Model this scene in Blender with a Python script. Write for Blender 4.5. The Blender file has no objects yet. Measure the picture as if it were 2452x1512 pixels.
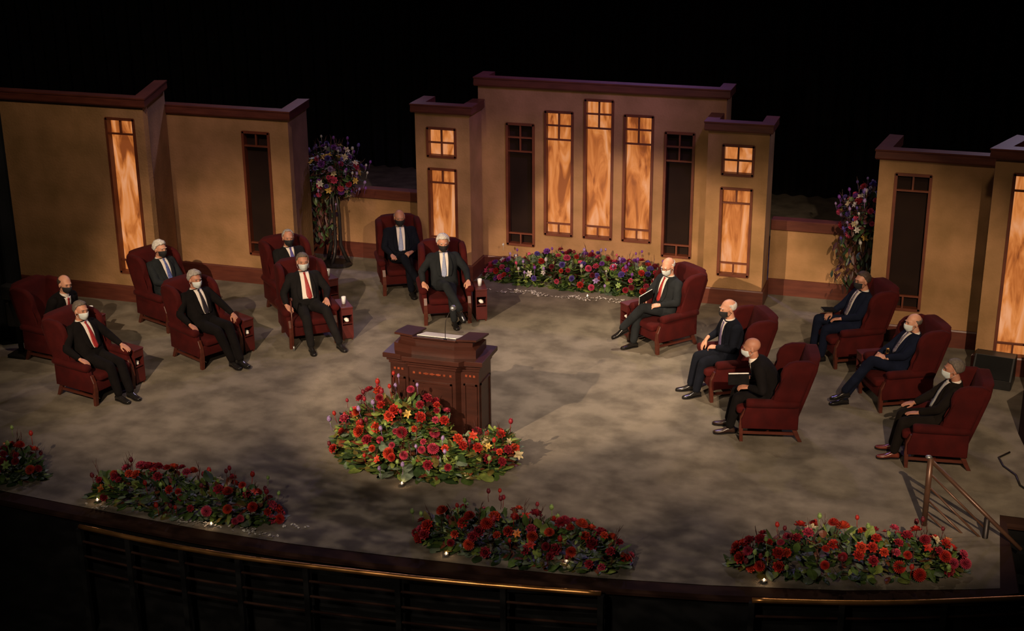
import bpy, bmesh, math, random
from mathutils import Vector as V, Matrix, noise
random.seed(7)
PI = math.pi
S = bpy.context.scene
COL = S.collection

# ------------------------------------------------------------------ camera, world, view
def setup_camera():
    p, r, a = math.radians(19.9), math.radians(-0.4), math.radians(17.5)
    fw = V((0, math.cos(p), -math.sin(p))); rt0 = V((1, 0, 0)); up0 = rt0.cross(fw)
    rt = rt0 * math.cos(r) + up0 * math.sin(r); up = -rt0 * math.sin(r) + up0 * math.cos(r)
    R = Matrix.Rotation(a, 3, 'Z')
    fw, rt, up = R @ fw, R @ rt, R @ up
    m = Matrix((rt, up, -fw)).transposed().to_4x4(); m.translation = V((0, 0, 7.1))
    cd = bpy.data.cameras.new('camera'); cd.sensor_width = 36; cd.lens = 3450 / 2452 * 36
    cd.clip_end = 200
    co = bpy.data.objects.new('camera', cd); co.matrix_world = m; COL.objects.link(co); S.camera = co
setup_camera()
w = bpy.data.worlds.new('world'); S.world = w; w.use_nodes = True
w.node_tree.nodes['Background'].inputs[0].default_value = (.006, .008, .010, 1)
w.node_tree.nodes['Background'].inputs[1].default_value = 0.35
S.view_settings.view_transform = 'Standard'; S.view_settings.look = 'None'
S.view_settings.exposure = 0.0; S.view_settings.gamma = 1
try: S.cycles.use_denoising = True; S.cycles.max_bounces = 6; S.cycles.sample_clamp_indirect = 3
except Exception: pass

def spot(name, loc, tgt, power, color, size, blend=.5, radius=.15, gobo=None):
    l = bpy.data.lights.new(name, 'SPOT'); l.energy = power; l.color = color
    l.spot_size = math.radians(size); l.spot_blend = blend; l.shadow_soft_size = radius
    o = bpy.data.objects.new(name, l); o.location = loc
    o.rotation_euler = (V(tgt) - V(loc)).to_track_quat('-Z', 'Y').to_euler(); COL.objects.link(o)
    if gobo:                                     # breakup pattern in the lamp's gate
        l.use_nodes = True; nt = l.node_tree; em = nt.nodes['Emission']
        tc = nt.nodes.new('ShaderNodeTexCoord'); mp = nt.nodes.new('ShaderNodeMapping')
        mp.inputs['Scale'].default_value = (gobo[0], gobo[1], 1)
        n = nt.nodes.new('ShaderNodeTexNoise'); n.inputs['Scale'].default_value = 1; n.inputs['Detail'].default_value = 3
        r = nt.nodes.new('ShaderNodeValToRGB'); r.color_ramp.elements[0].position = gobo[2]; r.color_ramp.elements[1].position = gobo[3]
        r.color_ramp.elements[0].color = (.02, .02, .02, 1)
        nt.links.new(tc.outputs['Normal'], mp.inputs[0]); nt.links.new(mp.outputs[0], n.inputs['Vector'])
        nt.links.new(n.outputs[0], r.inputs[0]); nt.links.new(r.outputs[0], em.inputs['Color'])
    return o
WARM = (1, .72, .47); WARM2 = (1, .80, .60); PUR = (.50, .34, 1)
# front-of-house keys from both sides (shuttered to the acting area), overheads, apron breakup
spot('front_key', (-6.0, .5, 9.5), (-9.4, 16.8, 0), 11500, WARM, 18, .8, .07)
spot('front_key', (-10.0, .5, 9.5), (-4.9, 17.9, 0), 15000, WARM, 17, .35, .07)
spot('front_key', (3.5, .5, 9.5), (-5.6, 17.8, 0), 6500, WARM, 18, .35, .07)
spot('front_key', (3.0, .5, 9.5), (-1.2, 17.5, 0), 9500, WARM, 19, .5, .07)
spot('overhead_lamp', (-4.6, 19.5, 9.0), (-4.3, 16.9, 0), 2500, WARM2, 36, .9, .10)
spot('overhead_lamp', (-7.6, 19.0, 9.0), (-9.4, 15.2, 0), 420, WARM2, 46, .7, .08)
spot('overhead_lamp', (-1.6, 19.0, 9.0), (-1.6, 15.6, 0), 420, WARM2, 50, .7, .08)
spot('gobo_lamp', (-5.0, 3.0, 9.0), (-4.6, 12.6, 0), 1500, (1, .80, .62), 46, .8, .02, (44, 120, .44, .60))
spot('apron_fill', (-4.5, 3.0, 6.5), (-4.9, 12.1, .2), 760, WARM2, 60, .8, .1)  # unseen fill added to brighten the front flower banks
# wall wash
spot('wall_lamp', (-8.2, 12.5, 8.0), (-12.8, 17.7, 1.6), 620, WARM, 80, 1, .2)
spot('wall_lamp', (-9.0, 13.0, 7.5), (-10.6, 19.0, 1.3), 230, WARM, 40, 1, .2)
spot('wall_lamp', (-7.2, 13.0, 8.0), (-6.8, 20.4, 1.3), 300, WARM, 42, 1, .2)
spot('wall_lamp', (-3.0, 13.0, 8.0), (-3.4, 20.4, 1.3), 300, WARM, 42, 1, .2)
spot('wall_lamp', (.3, 12.0, 8.0), (.2, 18.9, 1.4), 330, WARM, 46, 1, .2)
# cool violet back light
spot('violet_lamp', (-5.1, 24, 7.5), (-5.1, 20.0, 2.6), 520, PUR, 90, .9, .15)
spot('violet_lamp', (-10.5, 24, 7.0), (-10.4, 19.0, 2.4), 420, (.80, .66, 1), 70, .9, .15)
spot('violet_lamp', (1.5, 24, 7.0), (-.6, 20.0, 2.4), 360, (.85, .70, 1), 60, .9, .15)
spot('violet_lamp', (-1.0, 15.5, 8.0), (-5.8, 20.6, 1.9), 900, (.66, .36, 1), 34, 1, .2)
spot('violet_lamp', (-7.5, 14.0, 8.0), (-10.9, 19.0, 1.9), 200, (.66, .36, 1), 26, 1, .2)

# ------------------------------------------------------------------ materials
def mat(name, c1, c2=None, scale=8, rough=.8, metal=0, sheen=0, bump=0, bscale=None, stretch=(1, 1, 1), detail=4,
        ramp=(.35, .65), emit=0, spec=.5, coords='Object'):
    m = bpy.data.materials.new(name); m.use_nodes = True; nt = m.node_tree; b = nt.nodes['Principled BSDF']
    c2 = c2 or tuple(x * .75 for x in c1)
    tc = nt.nodes.new('ShaderNodeTexCoord'); mp = nt.nodes.new('ShaderNodeMapping'); mp.inputs['Scale'].default_value = stretch
    n = nt.nodes.new('ShaderNodeTexNoise'); n.inputs['Scale'].default_value = scale; n.inputs['Detail'].default_value = detail
    r = nt.nodes.new('ShaderNodeValToRGB'); r.color_ramp.elements[0].position = ramp[0]; r.color_ramp.elements[1].position = ramp[1]
    r.color_ramp.elements[0].color = (*c2, 1); r.color_ramp.elements[1].color = (*c1, 1)
    L = nt.links.new
    L(tc.outputs[coords], mp.inputs[0]); L(mp.outputs[0], n.inputs['Vector']); L(n.outputs[0], r.inputs[0]); L(r.outputs[0], b.inputs['Base Color'])
    b.inputs['Roughness'].default_value = rough; b.inputs['Metallic'].default_value = metal
    b.inputs['Specular IOR Level'].default_value = spec
    if sheen:
        b.inputs['Sheen Weight'].default_value = sheen; b.inputs['Sheen Roughness'].default_value = .35
        b.inputs['Sheen Tint'].default_value = (*[min(1, x * 6 + .1) for x in c1], 1)
    if bump:
        n2 = nt.nodes.new('ShaderNodeTexNoise'); n2.inputs['Scale'].default_value = bscale or scale * 6
        L(mp.outputs[0], n2.inputs['Vector'])
        bp = nt.nodes.new('ShaderNodeBump'); bp.inputs['Strength'].default_value = bump; bp.inputs['Distance'].default_value = .02
        L(n2.outputs[0], bp.inputs['Height']); L(bp.outputs[0], b.inputs['Normal'])
    if emit:
        L(r.outputs[0], b.inputs['Emission Color']); b.inputs['Emission Strength'].default_value = emit
    m.diffuse_color = (*c1, 1)
    return m

def glass_mat():
    m = bpy.data.materials.new('lit_art_glass'); m.use_nodes = True; nt = m.node_tree; b = nt.nodes['Principled BSDF']; L = nt.links.new
    tc = nt.nodes.new('ShaderNodeTexCoord'); mp = nt.nodes.new('ShaderNodeMapping'); mp.inputs['Scale'].default_value = (5.6, 5.6, 1.4)
    mp.inputs['Rotation'].default_value = (0, .18, 0)
    n = nt.nodes.new('ShaderNodeTexNoise'); n.inputs['Scale'].default_value = 1; n.inputs['Detail'].default_value = 5; n.inputs['Distortion'].default_value = 1.1
    r = nt.nodes.new('ShaderNodeValToRGB'); e = r.color_ramp.elements
    e[0].position = .36; e[0].color = (.20, .046, .010, 1); e[1].position = .68; e[1].color = (.74, .33, .155, 1)
    x = e.new(.44); x.color = (.42, .115, .022, 1); x = e.new(.53); x.color = (.62, .205, .050, 1)
    L(tc.outputs['Object'], mp.inputs[0]); L(mp.outputs[0], n.inputs['Vector']); L(n.outputs[0], r.inputs[0])
    b.inputs['Base Color'].default_value = (.12, .05, .02, 1); L(r.outputs[0], b.inputs['Emission Color']); b.inputs['Emission Strength'].default_value = .92
    b.inputs['Roughness'].default_value = .35
    return m
M = {}
M['stucco'] = mat('ochre_stucco', (.375, .205, .092), (.25, .140, .054), 2.0, .9, bump=.25, bscale=30, detail=6)
M['trim'] = mat('mahogany_trim', (.125, .034, .020), (.085, .022, .014), 3, .42, stretch=(1, 1, 6))
M['wframe'] = mat('window_wood', (.15, .038, .015), (.10, .024, .010), 4, .5)
M['glass'] = glass_mat()
M['unlit'] = mat('unlit_glass', (.020, .011, .008), (.016, .009, .007), 3, .8, spec=.08)
M['carpet'] = mat('stage_carpet', (.215, .187, .146), (.122, .105, .082), 2.7, .97, bump=.35, bscale=140, detail=12, ramp=(.36, .62), spec=.15)
M['black'] = mat('black_drape', (.012, .013, .016), (.008, .009, .010), 3, .95, spec=.1)
M['void'] = mat('black_paint', (.010, .010, .010), (.007, .007, .007), 3, .9, spec=.1)
M['fascia'] = mat('dark_stained_wood', (.030, .012, .007), (.020, .008, .005), 2, .85, spec=.15, stretch=(1, 1, 8))
M['brass'] = mat('rail_brass', (.62, .30, .10), (.52, .24, .07), 5, .32, .85)
M['iron'] = mat('dark_metal', (.035, .030, .030), (.025, .02, .02), 8, .45, .6)
M['railbrown'] = mat('brown_rail', (.13, .065, .04), (.09, .045, .03), 6, .35, .3)
M['velvet'] = mat('red_velvet', (.054, .0030, .0026), (.036, .0018, .0018), 6, .9, sheen=.07, bump=.1, bscale=60, spec=.2)
M['legwood'] = mat('cherry_wood', (.085, .020, .012), (.06, .014, .008), 6, .35, stretch=(1, 1, 4))
M['cabinet'] = mat('cabinet_mahogany', (.085, .010, .009), (.06, .007, .006), 5, .5)
M['lectern'] = mat('walnut', (.050, .0135, .008), (.032, .009, .0055), 3, .42, stretch=(1, 1, 5), bump=.05)
M['inlay'] = mat('inlay_wood', (.26, .055, .022), (.18, .035, .014), 9, .4)
M['paper'] = mat('paper', (.82, .80, .76), (.78, .76, .72), 4, .8)
M['bpaper'] = mat('leather_black', (.014, .013, .013), (.01, .01, .01), 20, .4)
M['bookcover'] = mat('book_cover', (.013, .012, .013), (.009, .009, .009), 20, .9, spec=.06)
M['clearglass'] = mat('tumbler_glass', (.75, .78, .80), (.7, .72, .75), 5, .08, .0, spec=.9)
M['gold'] = mat('gold', (.85, .55, .18), (.7, .42, .12), 9, .25, 1)
M['mic'] = mat('mic_mesh', (.42, .43, .44), (.3, .3, .31), 60, .4, .8)
M['shirt'] = mat('white_shirt', (.80, .74, .67), (.72, .66, .60), 9, .75)
M['maskw'] = mat('surgical_mask', (.62, .68, .68), (.56, .62, .63), 14, .85)
M['maskb'] = mat('black_mask', (.014, .013, .016), (.01, .01, .011), 14, .8)
M['eye'] = mat('eye', (.05, .03, .025), (.03, .02, .02), 14, .3)
M['shoe'] = mat('black_leather', (.014, .012, .012), (.01, .01, .01), 9, .22)
M['shoebrown'] = mat('oxblood_leather', (.16, .035, .02), (.1, .022, .014), 9, .25)
M['shoedark'] = mat('dark_brown_leather', (.035, .018, .013), (.024, .012, .01), 9, .3)
M['glassrim'] = mat('spectacle_rim', (.03, .025, .02), (.02, .02, .02), 9, .3, .4)
SKIN = {k: mat('skin_' + k, c, tuple(x * .85 for x in c), 16, .55) for k, c in dict(fair=(.60, .30, .195), tan=(.50, .235, .15), deep=(.42, .185, .115)).items()}
HAIR = {k: mat('hair_' + k, c, tuple(x * .6 for x in c), 60, .7, stretch=(1, 1, .3)) for k, c in dict(white=(.70, .68, .64), grey=(.36, .33, .30), salt=(.13, .105, .085), brown=(.05, .03, .02)).items()}
def suit_mat(n, c): return mat('suit_' + n, c, tuple(x * .72 for x in c), 7, .92, sheen=.04, bump=.6, bscale=9, spec=.12)
SUIT = {'black': suit_mat('black', (.0065,.0052,.0055)), 'navy': suit_mat('navy', (.0065,.0095,.024)), 'grey': suit_mat('grey', (.018,.021,.024)),
        'char': suit_mat('charcoal', (.0115,.0105,.011)), 'darknavy': suit_mat('dark_navy', (.006,.0075,.0135)), 'brown': suit_mat('brown_black', (.011,.008,.0065))}
TIE = {k: mat('tie_' + k, c, c2, 60, .55, stretch=(1, 1, 1)) for k, c, c2 in [('red', (.36, .022, .02), (.24, .014, .014)), ('black', (.02, .015, .02), (.012, .01, .012)), ('blue', (.12, .16, .42), (.05, .07, .2)),
      ('lightblue', (.32, .38, .56), (.25, .30, .47)), ('purple', (.16, .12, .24), (.09, .07, .15)), ('silver', (.36, .38, .38), (.26, .28, .28)), ('violet', (.10, .09, .34), (.06, .05, .2)), ('stripe', (.30, .27, .30), (.03, .02, .03))]}

# ------------------------------------------------------------------ helpers
def link(name, me, m, parent=None, smooth=False):
    o = bpy.data.objects.new(name, me); COL.objects.link(o)
    if m is not None and not me.materials: me.materials.append(m)
    if parent is not None: o.parent = parent
    if smooth:
        for p in me.polygons: p.use_smooth = True
    return o
def obj(name, bm, m, parent=None, smooth=False):
    me = bpy.data.meshes.new(name); bmesh.ops.recalc_face_normals(bm, faces=bm.faces); bm.to_mesh(me); bm.free()
    return link(name, me, m, parent, smooth)
def tag(o, label, cat, group=None, kind=None):
    if label: o['label'] = label
    if cat: o['category'] = cat
    if group: o['group'] = group
    if kind: o['kind'] = kind
    return o
def thing(name, label, cat, loc=(0, 0, 0), rz=0, group=None):
    o = bpy.data.objects.new(name, None); COL.objects.link(o); o.location = loc; o.rotation_euler = (0, 0, rz); o.empty_display_size = .1
    return tag(o, label, cat, group)
def struct(name, bm, m): return tag(obj(name, bm, m), None, None, kind='structure')
def dup(root, loc, rz, label, group=None):
    r = root.copy(); COL.objects.link(r); r.location = loc; r.rotation_euler = (0, 0, rz); r['label'] = label
    if group: r['group'] = group
    for ch in list(root.children):
        c = ch.copy(); COL.objects.link(c); c.parent = r
        for g in ch.children:
            d = g.copy(); COL.objects.link(d); d.parent = c
    return r
def box(bm, x0, x1, y0, y1, z0, z1, bev=0, seg=2):
    vs = [bm.verts.new((x, y, z)) for x in (x0, x1) for y in (y0, y1) for z in (z0, z1)]
    fs = [bm.faces.new([vs[i] for i in q]) for q in ((0, 1, 3, 2), (4, 6, 7, 5), (0, 4, 5, 1), (2, 3, 7, 6), (0, 2, 6, 4), (1, 5, 7, 3))]
    if bev:
        es = list({e for f in fs for e in f.edges})
        bmesh.ops.bevel(bm, geom=es, offset=bev, segments=seg, affect='EDGES', profile=.5)
    return bm
def prism(bm, pts, axis, a, b, bev=0, seg=3, f=None):
    """outline pts (u,v) extruded along axis from a to b; f maps each vertex"""
    def mk(u, v, t):
        p = V((t, u, v)) if axis == 'X' else V((u, t, v)) if axis == 'Y' else V((u, v, t))
        return bm.verts.new(p)
    A = [mk(u, v, a) for u, v in pts]; B = [mk(u, v, b) for u, v in pts]; n = len(pts)
    fs = [bm.faces.new(A), bm.faces.new(B[::-1])] + [bm.faces.new((A[i], B[i], B[(i + 1) % n], A[(i + 1) % n])) for i in range(n)]
    if bev:
        es = list({e for g in fs[:2] for e in g.edges})
        bmesh.ops.bevel(bm, geom=es, offset=bev, segments=seg, affect='EDGES', profile=.5)
    if f:
        for v in bm.verts: v.co = f(v.co)
    return bm
def ring_loft(bm, rings, cap=True):
    R = [[bm.verts.new(p) for p in r] for r in rings]; n = len(R[0])
    for a, b in zip(R, R[1:]):
        for i in range(n): bm.faces.new((a[i], a[(i + 1) % n], b[(i + 1) % n], b[i]))
    if cap: bm.faces.new(R[0][::-1]); bm.faces.new(R[-1])
    return bm
def frame_of(d):
    d = d.normalized(); u = d.cross(V((0, 0, 1)) if abs(d.z) < .9 else V((0, 1, 0))).normalized(); return u, d.cross(u).normalized()
def tube(bm, pts, r, n=8, cap=True):
    pts = [V(p) for p in pts]; rings = []; u = None
    for i, p in enumerate(pts):
        d = (pts[min(i + 1, len(pts) - 1)] - pts[max(i - 1, 0)]).normalized()
        if u is None: u, v = frame_of(d)
        else: u = (u - d * u.dot(d)).normalized(); v = d.cross(u)
        rr = r[i] if isinstance(r, (list, tuple)) else r
        rings.append([p + (u * math.cos(2 * PI * k / n) + v * math.sin(2 * PI * k / n)) * rr for k in range(n)])
    return ring_loft(bm, rings, cap)
def ell(bm, c, r, rot=None, sub=3):
    mt = Matrix.Translation(V(c)) @ (rot.to_4x4() if rot else Matrix.Identity(4)) @ Matrix.Diagonal((*r, 1))
    bmesh.ops.create_icosphere(bm, subdivisions=sub, radius=1, matrix=mt)
def chain(bm, pts, rs, n=12):
    pts = [V(p) for p in pts]
    for i in range(len(pts)): ell(bm, pts[i], (rs[i],) * 3, sub=2)
    for i in range(len(pts) - 1):
        d = pts[i + 1] - pts[i]; u, v = frame_of(d)
        ring_loft(bm, [[p + (u * math.cos(2 * PI * k / n) + v * math.sin(2 * PI * k / n)) * r for k in range(n)] for p, r in ((pts[i], rs[i]), (pts[i + 1], rs[i + 1]))])
def remesh(name, bm, voxel, m, parent, smooth_it=3, xf=None):
    if xf:
        for v in bm.verts: v.co = xf @ v.co
    o = obj(name, bm, None, None)
    md = o.modifiers.new('r', 'REMESH'); md.mode = 'VOXEL'; md.voxel_size = voxel; md.use_smooth_shade = True
    if smooth_it: s = o.modifiers.new('s', 'SMOOTH'); s.factor = .5; s.iterations = smooth_it
    dg = bpy.context.evaluated_depsgraph_get(); me = bpy.data.meshes.new_from_object(o.evaluated_get(dg))
    old = o.data; o.modifiers.clear(); o.data = me; bpy.data.meshes.remove(old); me.name = name
    me.materials.clear(); me.materials.append(m)
    for p in me.polygons: p.use_smooth = True
    o.parent = parent
    return o
def nz(x, y, z, s=1): return noise.noise(V((x * s, y * s, z * s)))

# ------------------------------------------------------------------ the hall
EDGE = [(-14.5, 12.35), (-12.5, 12.10), (-11, 11.93), (-9.58, 11.79), (-8.48, 11.71), (-6.93, 11.62), (-6.02, 11.62), (-5.11, 11.67), (-4, 11.75), (-2.86, 11.86), (-1.83, 12.03), (-.6, 12.3), (.5, 12.65), (.80, 12.76), (.805, 14.3), (4.5, 14.35)]
bm = bmesh.new()
top = [bm.verts.new((x, y, 0)) for x, y in EDGE]; bk = [bm.verts.new((x, 28, 0)) for x, y in EDGE]
for i in range(len(EDGE) - 1): bm.faces.new((top[i], top[i + 1], bk[i + 1], bk[i]))
fl = struct('floor', bm, M['carpet'])
bm = bmesh.new()          # wooden lip and apron face under the carpet edge
def sweep(bm, path, prof):
    rows = []
    for i, (x, y) in enumerate(path):
        a = V(path[max(i - 1, 0)]); b = V(path[min(i + 1, len(path) - 1)]); d = (b - a).normalized(); n = V((d.y, -d.x))
        rows.append([bm.verts.new((x + n.x * o, y + n.y * o, z)) for o, z in prof])
    for a, b in zip(rows, rows[1:]):
        for k in range(len(prof)): bm.faces.new((a[k], b[k], b[(k + 1) % len(prof)], a[(k + 1) % len(prof)]))
    bm.faces.new(rows[0]); bm.faces.new(rows[-1][::-1])
sweep(bm, EDGE, [(0, -.004), (.17, -.004), (.19, -.03), (.19, -.06), (.15, -.08), (0, -.08)])
struct('trim_1', bm, M['fascia'])
bm = bmesh.new(); sweep(bm, EDGE, [(-.2, -.08), (.13, -.08), (.13, -1.3), (-.2, -1.3)]); struct('wall_apron', bm, M['void'])
bm = bmesh.new()
for k in range(4): box(bm, .86, 2.6, 13.85 - .30 * k, 14.15 - .30 * k, -1.3, -.18 - .18 * k)
tag(obj('stage_stairs', bm, M['void']), 'black stairs going down from the stage beside the metal railing', 'stairs')
bm = bmesh.new(); box(bm, -16, 6, 2, 14.2, -1.4, -1.3); struct('floor_pit', bm, M['void'])
def drape(bm, p, q, z0, z1, depth=.1, pitch=.3):
    p, q = V(p), V(q); L = (q - p).length; n = int(L / pitch * 8); d = (q - p) / L; k = V((d.y, -d.x)); A = []
    for i in range(n + 1):
        t = L * i / n; w_ = depth * math.sin(2 * PI * t / pitch) * (.7 + .3 * nz(t, 0, 0, 2)); c = p + d * t + k * w_
        A.append((bm.verts.new((c.x, c.y, z0)), bm.verts.new((c.x, c.y, z1))))
    for a, b in zip(A, A[1:]): bm.faces.new((a[0], b[0], b[1], a[1]))
bm = bmesh.new(); drape(bm, (-26, 26.5), (10, 26.5), 0, 11); o = struct('wall_back', bm, M['black'])
bm = bmesh.new(); drape(bm, (-14.6, 15.35), (-11.98, 15.75), 0, 8, .06); struct('wall_left', bm, M['black'])
bm = bmesh.new(); drape(bm, (1.22, 16.9), (3.6, 16.2), 0, 8, .06); struct('wall_right', bm, M['black'])

# ------------------------------------------------------------------ the stage flats
def holed(bm, x0, x1, z0, z1, y0, y1, holes):
    xs = sorted({x0, x1, *[h[0] for h in holes], *[h[1] for h in holes]}); zs = sorted({z0, z1, *[h[2] for h in holes], *[h[3] for h in holes]})
    cache = {}
    def v(x, y, z):
        k = (round(x, 4), y, round(z, 4))
        if k not in cache: cache[k] = bm.verts.new((x, y, z))
        return cache[k]
    def solid(i, j):
        if i < 0 or j < 0 or i >= len(xs) - 1 or j >= len(zs) - 1: return False
        cx, cz = (xs[i] + xs[i + 1]) / 2, (zs[j] + zs[j + 1]) / 2
        return not any(h[0] < cx < h[1] and h[2] < cz < h[3] for h in holes)
    for i in range(len(xs) - 1):
        for j in range(len(zs) - 1):
            if not solid(i, j): continue
            a, b, c, d = xs[i], xs[i + 1], zs[j], zs[j + 1]
            for y in (y0, y1): bm.faces.new((v(a, y, c), v(b, y, c), v(b, y, d), v(a, y, d)))
            for di, dj, q in ((-1, 0, ((a, c), (a, d))), (1, 0, ((b, c), (b, d))), (0, -1, ((a, c), (b, c))), (0, 1, ((a, d), (b, d)))):
                if not solid(i + di, j + dj):
                    (p, r), (s, t) = q; bm.faces.new((v(p, y0, r), v(s, y0, t), v(s, y1, t), v(p, y1, r)))
TH = .12
def window(parent, x0, x1, z0, z1, rows_top, rows_bot, lit, cols=2, rec=.10):
    """opening lined with a frame; muntins make small panes above and below one long pane"""
    bm = bmesh.new(); fw_ = .027
    for a, b, c, d in ((x0 - .012, x0 + fw_, z0, z1), (x1 - fw_, x1 + .012, z0, z1), (x0, x1, z0 - .012, z0 + fw_), (x0, x1, z1 - fw_, z1 + .012)):
        box(bm, a, b, -.018, rec, c, d)
    t = .012; H = (x1 - x0) / cols
    zs = []
    z = z1
    for k in range(rows_top): z -= H * .98; zs.append(z)
    zb = z0
    for k in range(rows_bot): zb += H * .86; zs.append(zb)
    for q in zs: box(bm, x0, x1, -.004, .03, q - t, q + t)
    xm = (x0 + x1) / 2
    if rows_top: box(bm, xm - t, xm + t, -.002, .03, z, z1)
    if rows_bot: box(bm, xm - t, xm + t, -.002, .03, z0, zb)
    f = obj('window_frame', bm, M['wframe'], parent)
    bm = bmesh.new(); box(bm, x0, x1, rec - .012, rec, z0, z1)
    g = obj('lit_glass' if lit else 'unlit_glass', bm, M['glass'] if lit else M['unlit'], f)
    return f
def flat(name, label, X, Y, width, H, wins, sides=(), ch=.135, bh=.25, ang=0, cat='stage wall'):
    """front face at local y=0 from x=0 to width; sides: list of ('L'|'R', dx, dy) return walls going back"""
    t = thing(name, label, cat, (X, Y, 0), ang)
    bm = bmesh.new(); holed(bm, 0, width, 0, H - .01, 0, TH, [wn[:4] for wn in wins])
    obj('plaster_panel', bm, M['stucco'], t)
    for s, dx, dy in sides:
        x = 0 if s == 'L' else width; k = -1 if s == 'L' else 1
        bm = bmesh.new(); prism(bm, [(x - k * .002, TH * .0 + .001), (x + dx, dy), (x + dx - k * .1, dy), (x - k * .1, .001)], 'Z', 0, H - .01)
        obj('return_panel', bm, M['stucco'], t)
    def path(off):
        P = []
        L = [s for s in sides if s[0] == 'L']; R = [s for s in sides if s[0] == 'R']
        if L: P.append((L[0][1] , L[0][2]))
        P.append((0, 0)); P.append((width, 0))
        if R: P.append((width + R[0][1], R[0][2]))
        return P
    P = path(0)
    bm = bmesh.new(); msweep(bm, P, [(-.13, H - ch), (.045, H - ch), (.055, H - ch + .02), (.05, H - .03), (.06, H - .02), (.06, H), (-.13, H)]); obj('cornice', bm, M['trim'], t)
    bm = bmesh.new(); msweep(bm, P, [(-.02, .0), (.028, .0), (.028, bh - .02), (.018, bh), (-.02, bh)]); obj('baseboard', bm, M['trim'], t)
    for wn in wins: window(t, *wn)
    return t
def msweep(bm, path, prof):
    rows = []; n = len(path)
    for i in range(n):
        p = V(path[i]); ns = []
        if i > 0: d = (p - V(path[i - 1])).normalized(); ns.append(V((d.y, -d.x)))
        if i < n - 1: d = (V(path[i + 1]) - p).normalized(); ns.append(V((d.y, -d.x)))
        m_ = sum(ns, V((0, 0))) / len(ns); m_ = m_ / max(.2, m_.length_squared)
        rows.append([bm.verts.new((p.x + m_.x * o, p.y + m_.y * o, z)) for o, z in prof])
    k = len(prof)
    for a, b in zip(rows, rows[1:]):
        for j in range(k): bm.faces.new((a[j], b[j], b[(j + 1) % k], a[(j + 1) % k]))
    bm.faces.new(rows[0]); bm.faces.new(rows[-1][::-1])
def W(X, x0, x1, z0, z1, rt, rb, lit, **k): return (x0 - X, x1 - X, z0, z1, rt, rb, lit)
flat('stage_flat', 'tallest wide ochre stage wall with five slim windows, three of them lit amber', -7.02, 20.62, 3.80, 3.08,
     [W(-7.02, -6.57, -6.13, .46, 2.39, 2, 1, False), W(-7.02, -5.96, -5.52, .67, 2.61, 2, 1, True), W(-7.02, -5.34, -4.90, .67, 2.82, 2, 1, True),
      W(-7.02, -4.73, -4.29, .67, 2.62, 2, 1, True), W(-7.02, -4.11, -3.67, .48, 2.40, 2, 1, False)], [('L', 0, .45), ('R', 0, .45)])
flat('stage_pillar', 'square ochre pillar left of the tall central wall, one small and one tall amber window', -7.84, 20.05, .87, 2.74,
     [W(-7.84, -7.65, -7.19, 1.93, 2.38, 2, 0, True), W(-7.84, -7.64, -7.19, .47, 1.75, 1, 1, True)], [('L', 0, .56), ('R', 0, .56)], cat='stage pillar')
flat('stage_pillar', 'square ochre pillar right of the tall central wall, one small and one tall amber window', -3.375, 20.05, .87, 2.73,
     [W(-3.375, -3.16, -2.71, 1.96, 2.40, 2, 0, True), W(-3.375, -3.16, -2.71, .45, 1.77, 1, 1, True)], [('L', 0, .56), ('R', 0, .56)], cat='stage pillar')
flat('stage_flat', 'large ochre wall at far left with one tall lit amber window', -13.6, 17.7, 2.55, 3.10,
     [W(-13.6, -11.67, -11.21, .45, 2.78, 1, 1, True)], [('R', -.40, 1.28)])
flat('stage_flat', 'ochre wall with one tall unlit window beside the left flower stand', -12.0, 19.0, 2.56, 2.74,
     [W(-12.0, -10.2, -9.76, .47, 2.39, 1, 1, False)], [('R', -.12, .9)])
flat('stage_flat', 'ochre wall with one tall unlit window beside the right flower stand', -.94, 19.18, 1.9, 2.68,
     [W(-.94, -.72, -.26, .47, 2.36, 1, 1, False)], [('L', .12, .9)])
flat('stage_flat', 'ochre wall cut by the right picture edge with a lit amber window', .49, 18.35, 2.4, 2.97,
     [W(.49, .72, 1.16, .24, 2.66, 1, 1, True)], [('L', .30, .8)])
def low(label, X, Y, width):
    t = thing('low_stage_wall', label, 'low wall', (X, Y, 0))
    bm = bmesh.new(); box(bm, 0, width, 0, .12, 0, 1.05); obj('plaster_panel', bm, M['stucco'], t)
    bm = bmesh.new(); box(bm, 0, width, -.04, .16, 1.01, 1.17, .012, 1); obj('cap_rail', bm, M['trim'], t)
    bm = bmesh.new(); box(bm, 0, width, -.026, 0, 0, .25); obj('baseboard', bm, M['trim'], t)
low('low ochre wall with dark wooden cap behind the left flower stand', -10.4, 20.7, 2.55)
low('low ochre wall with dark wooden cap between right pillar and right flower stand', -2.5, 20.72, 2.1)

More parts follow.
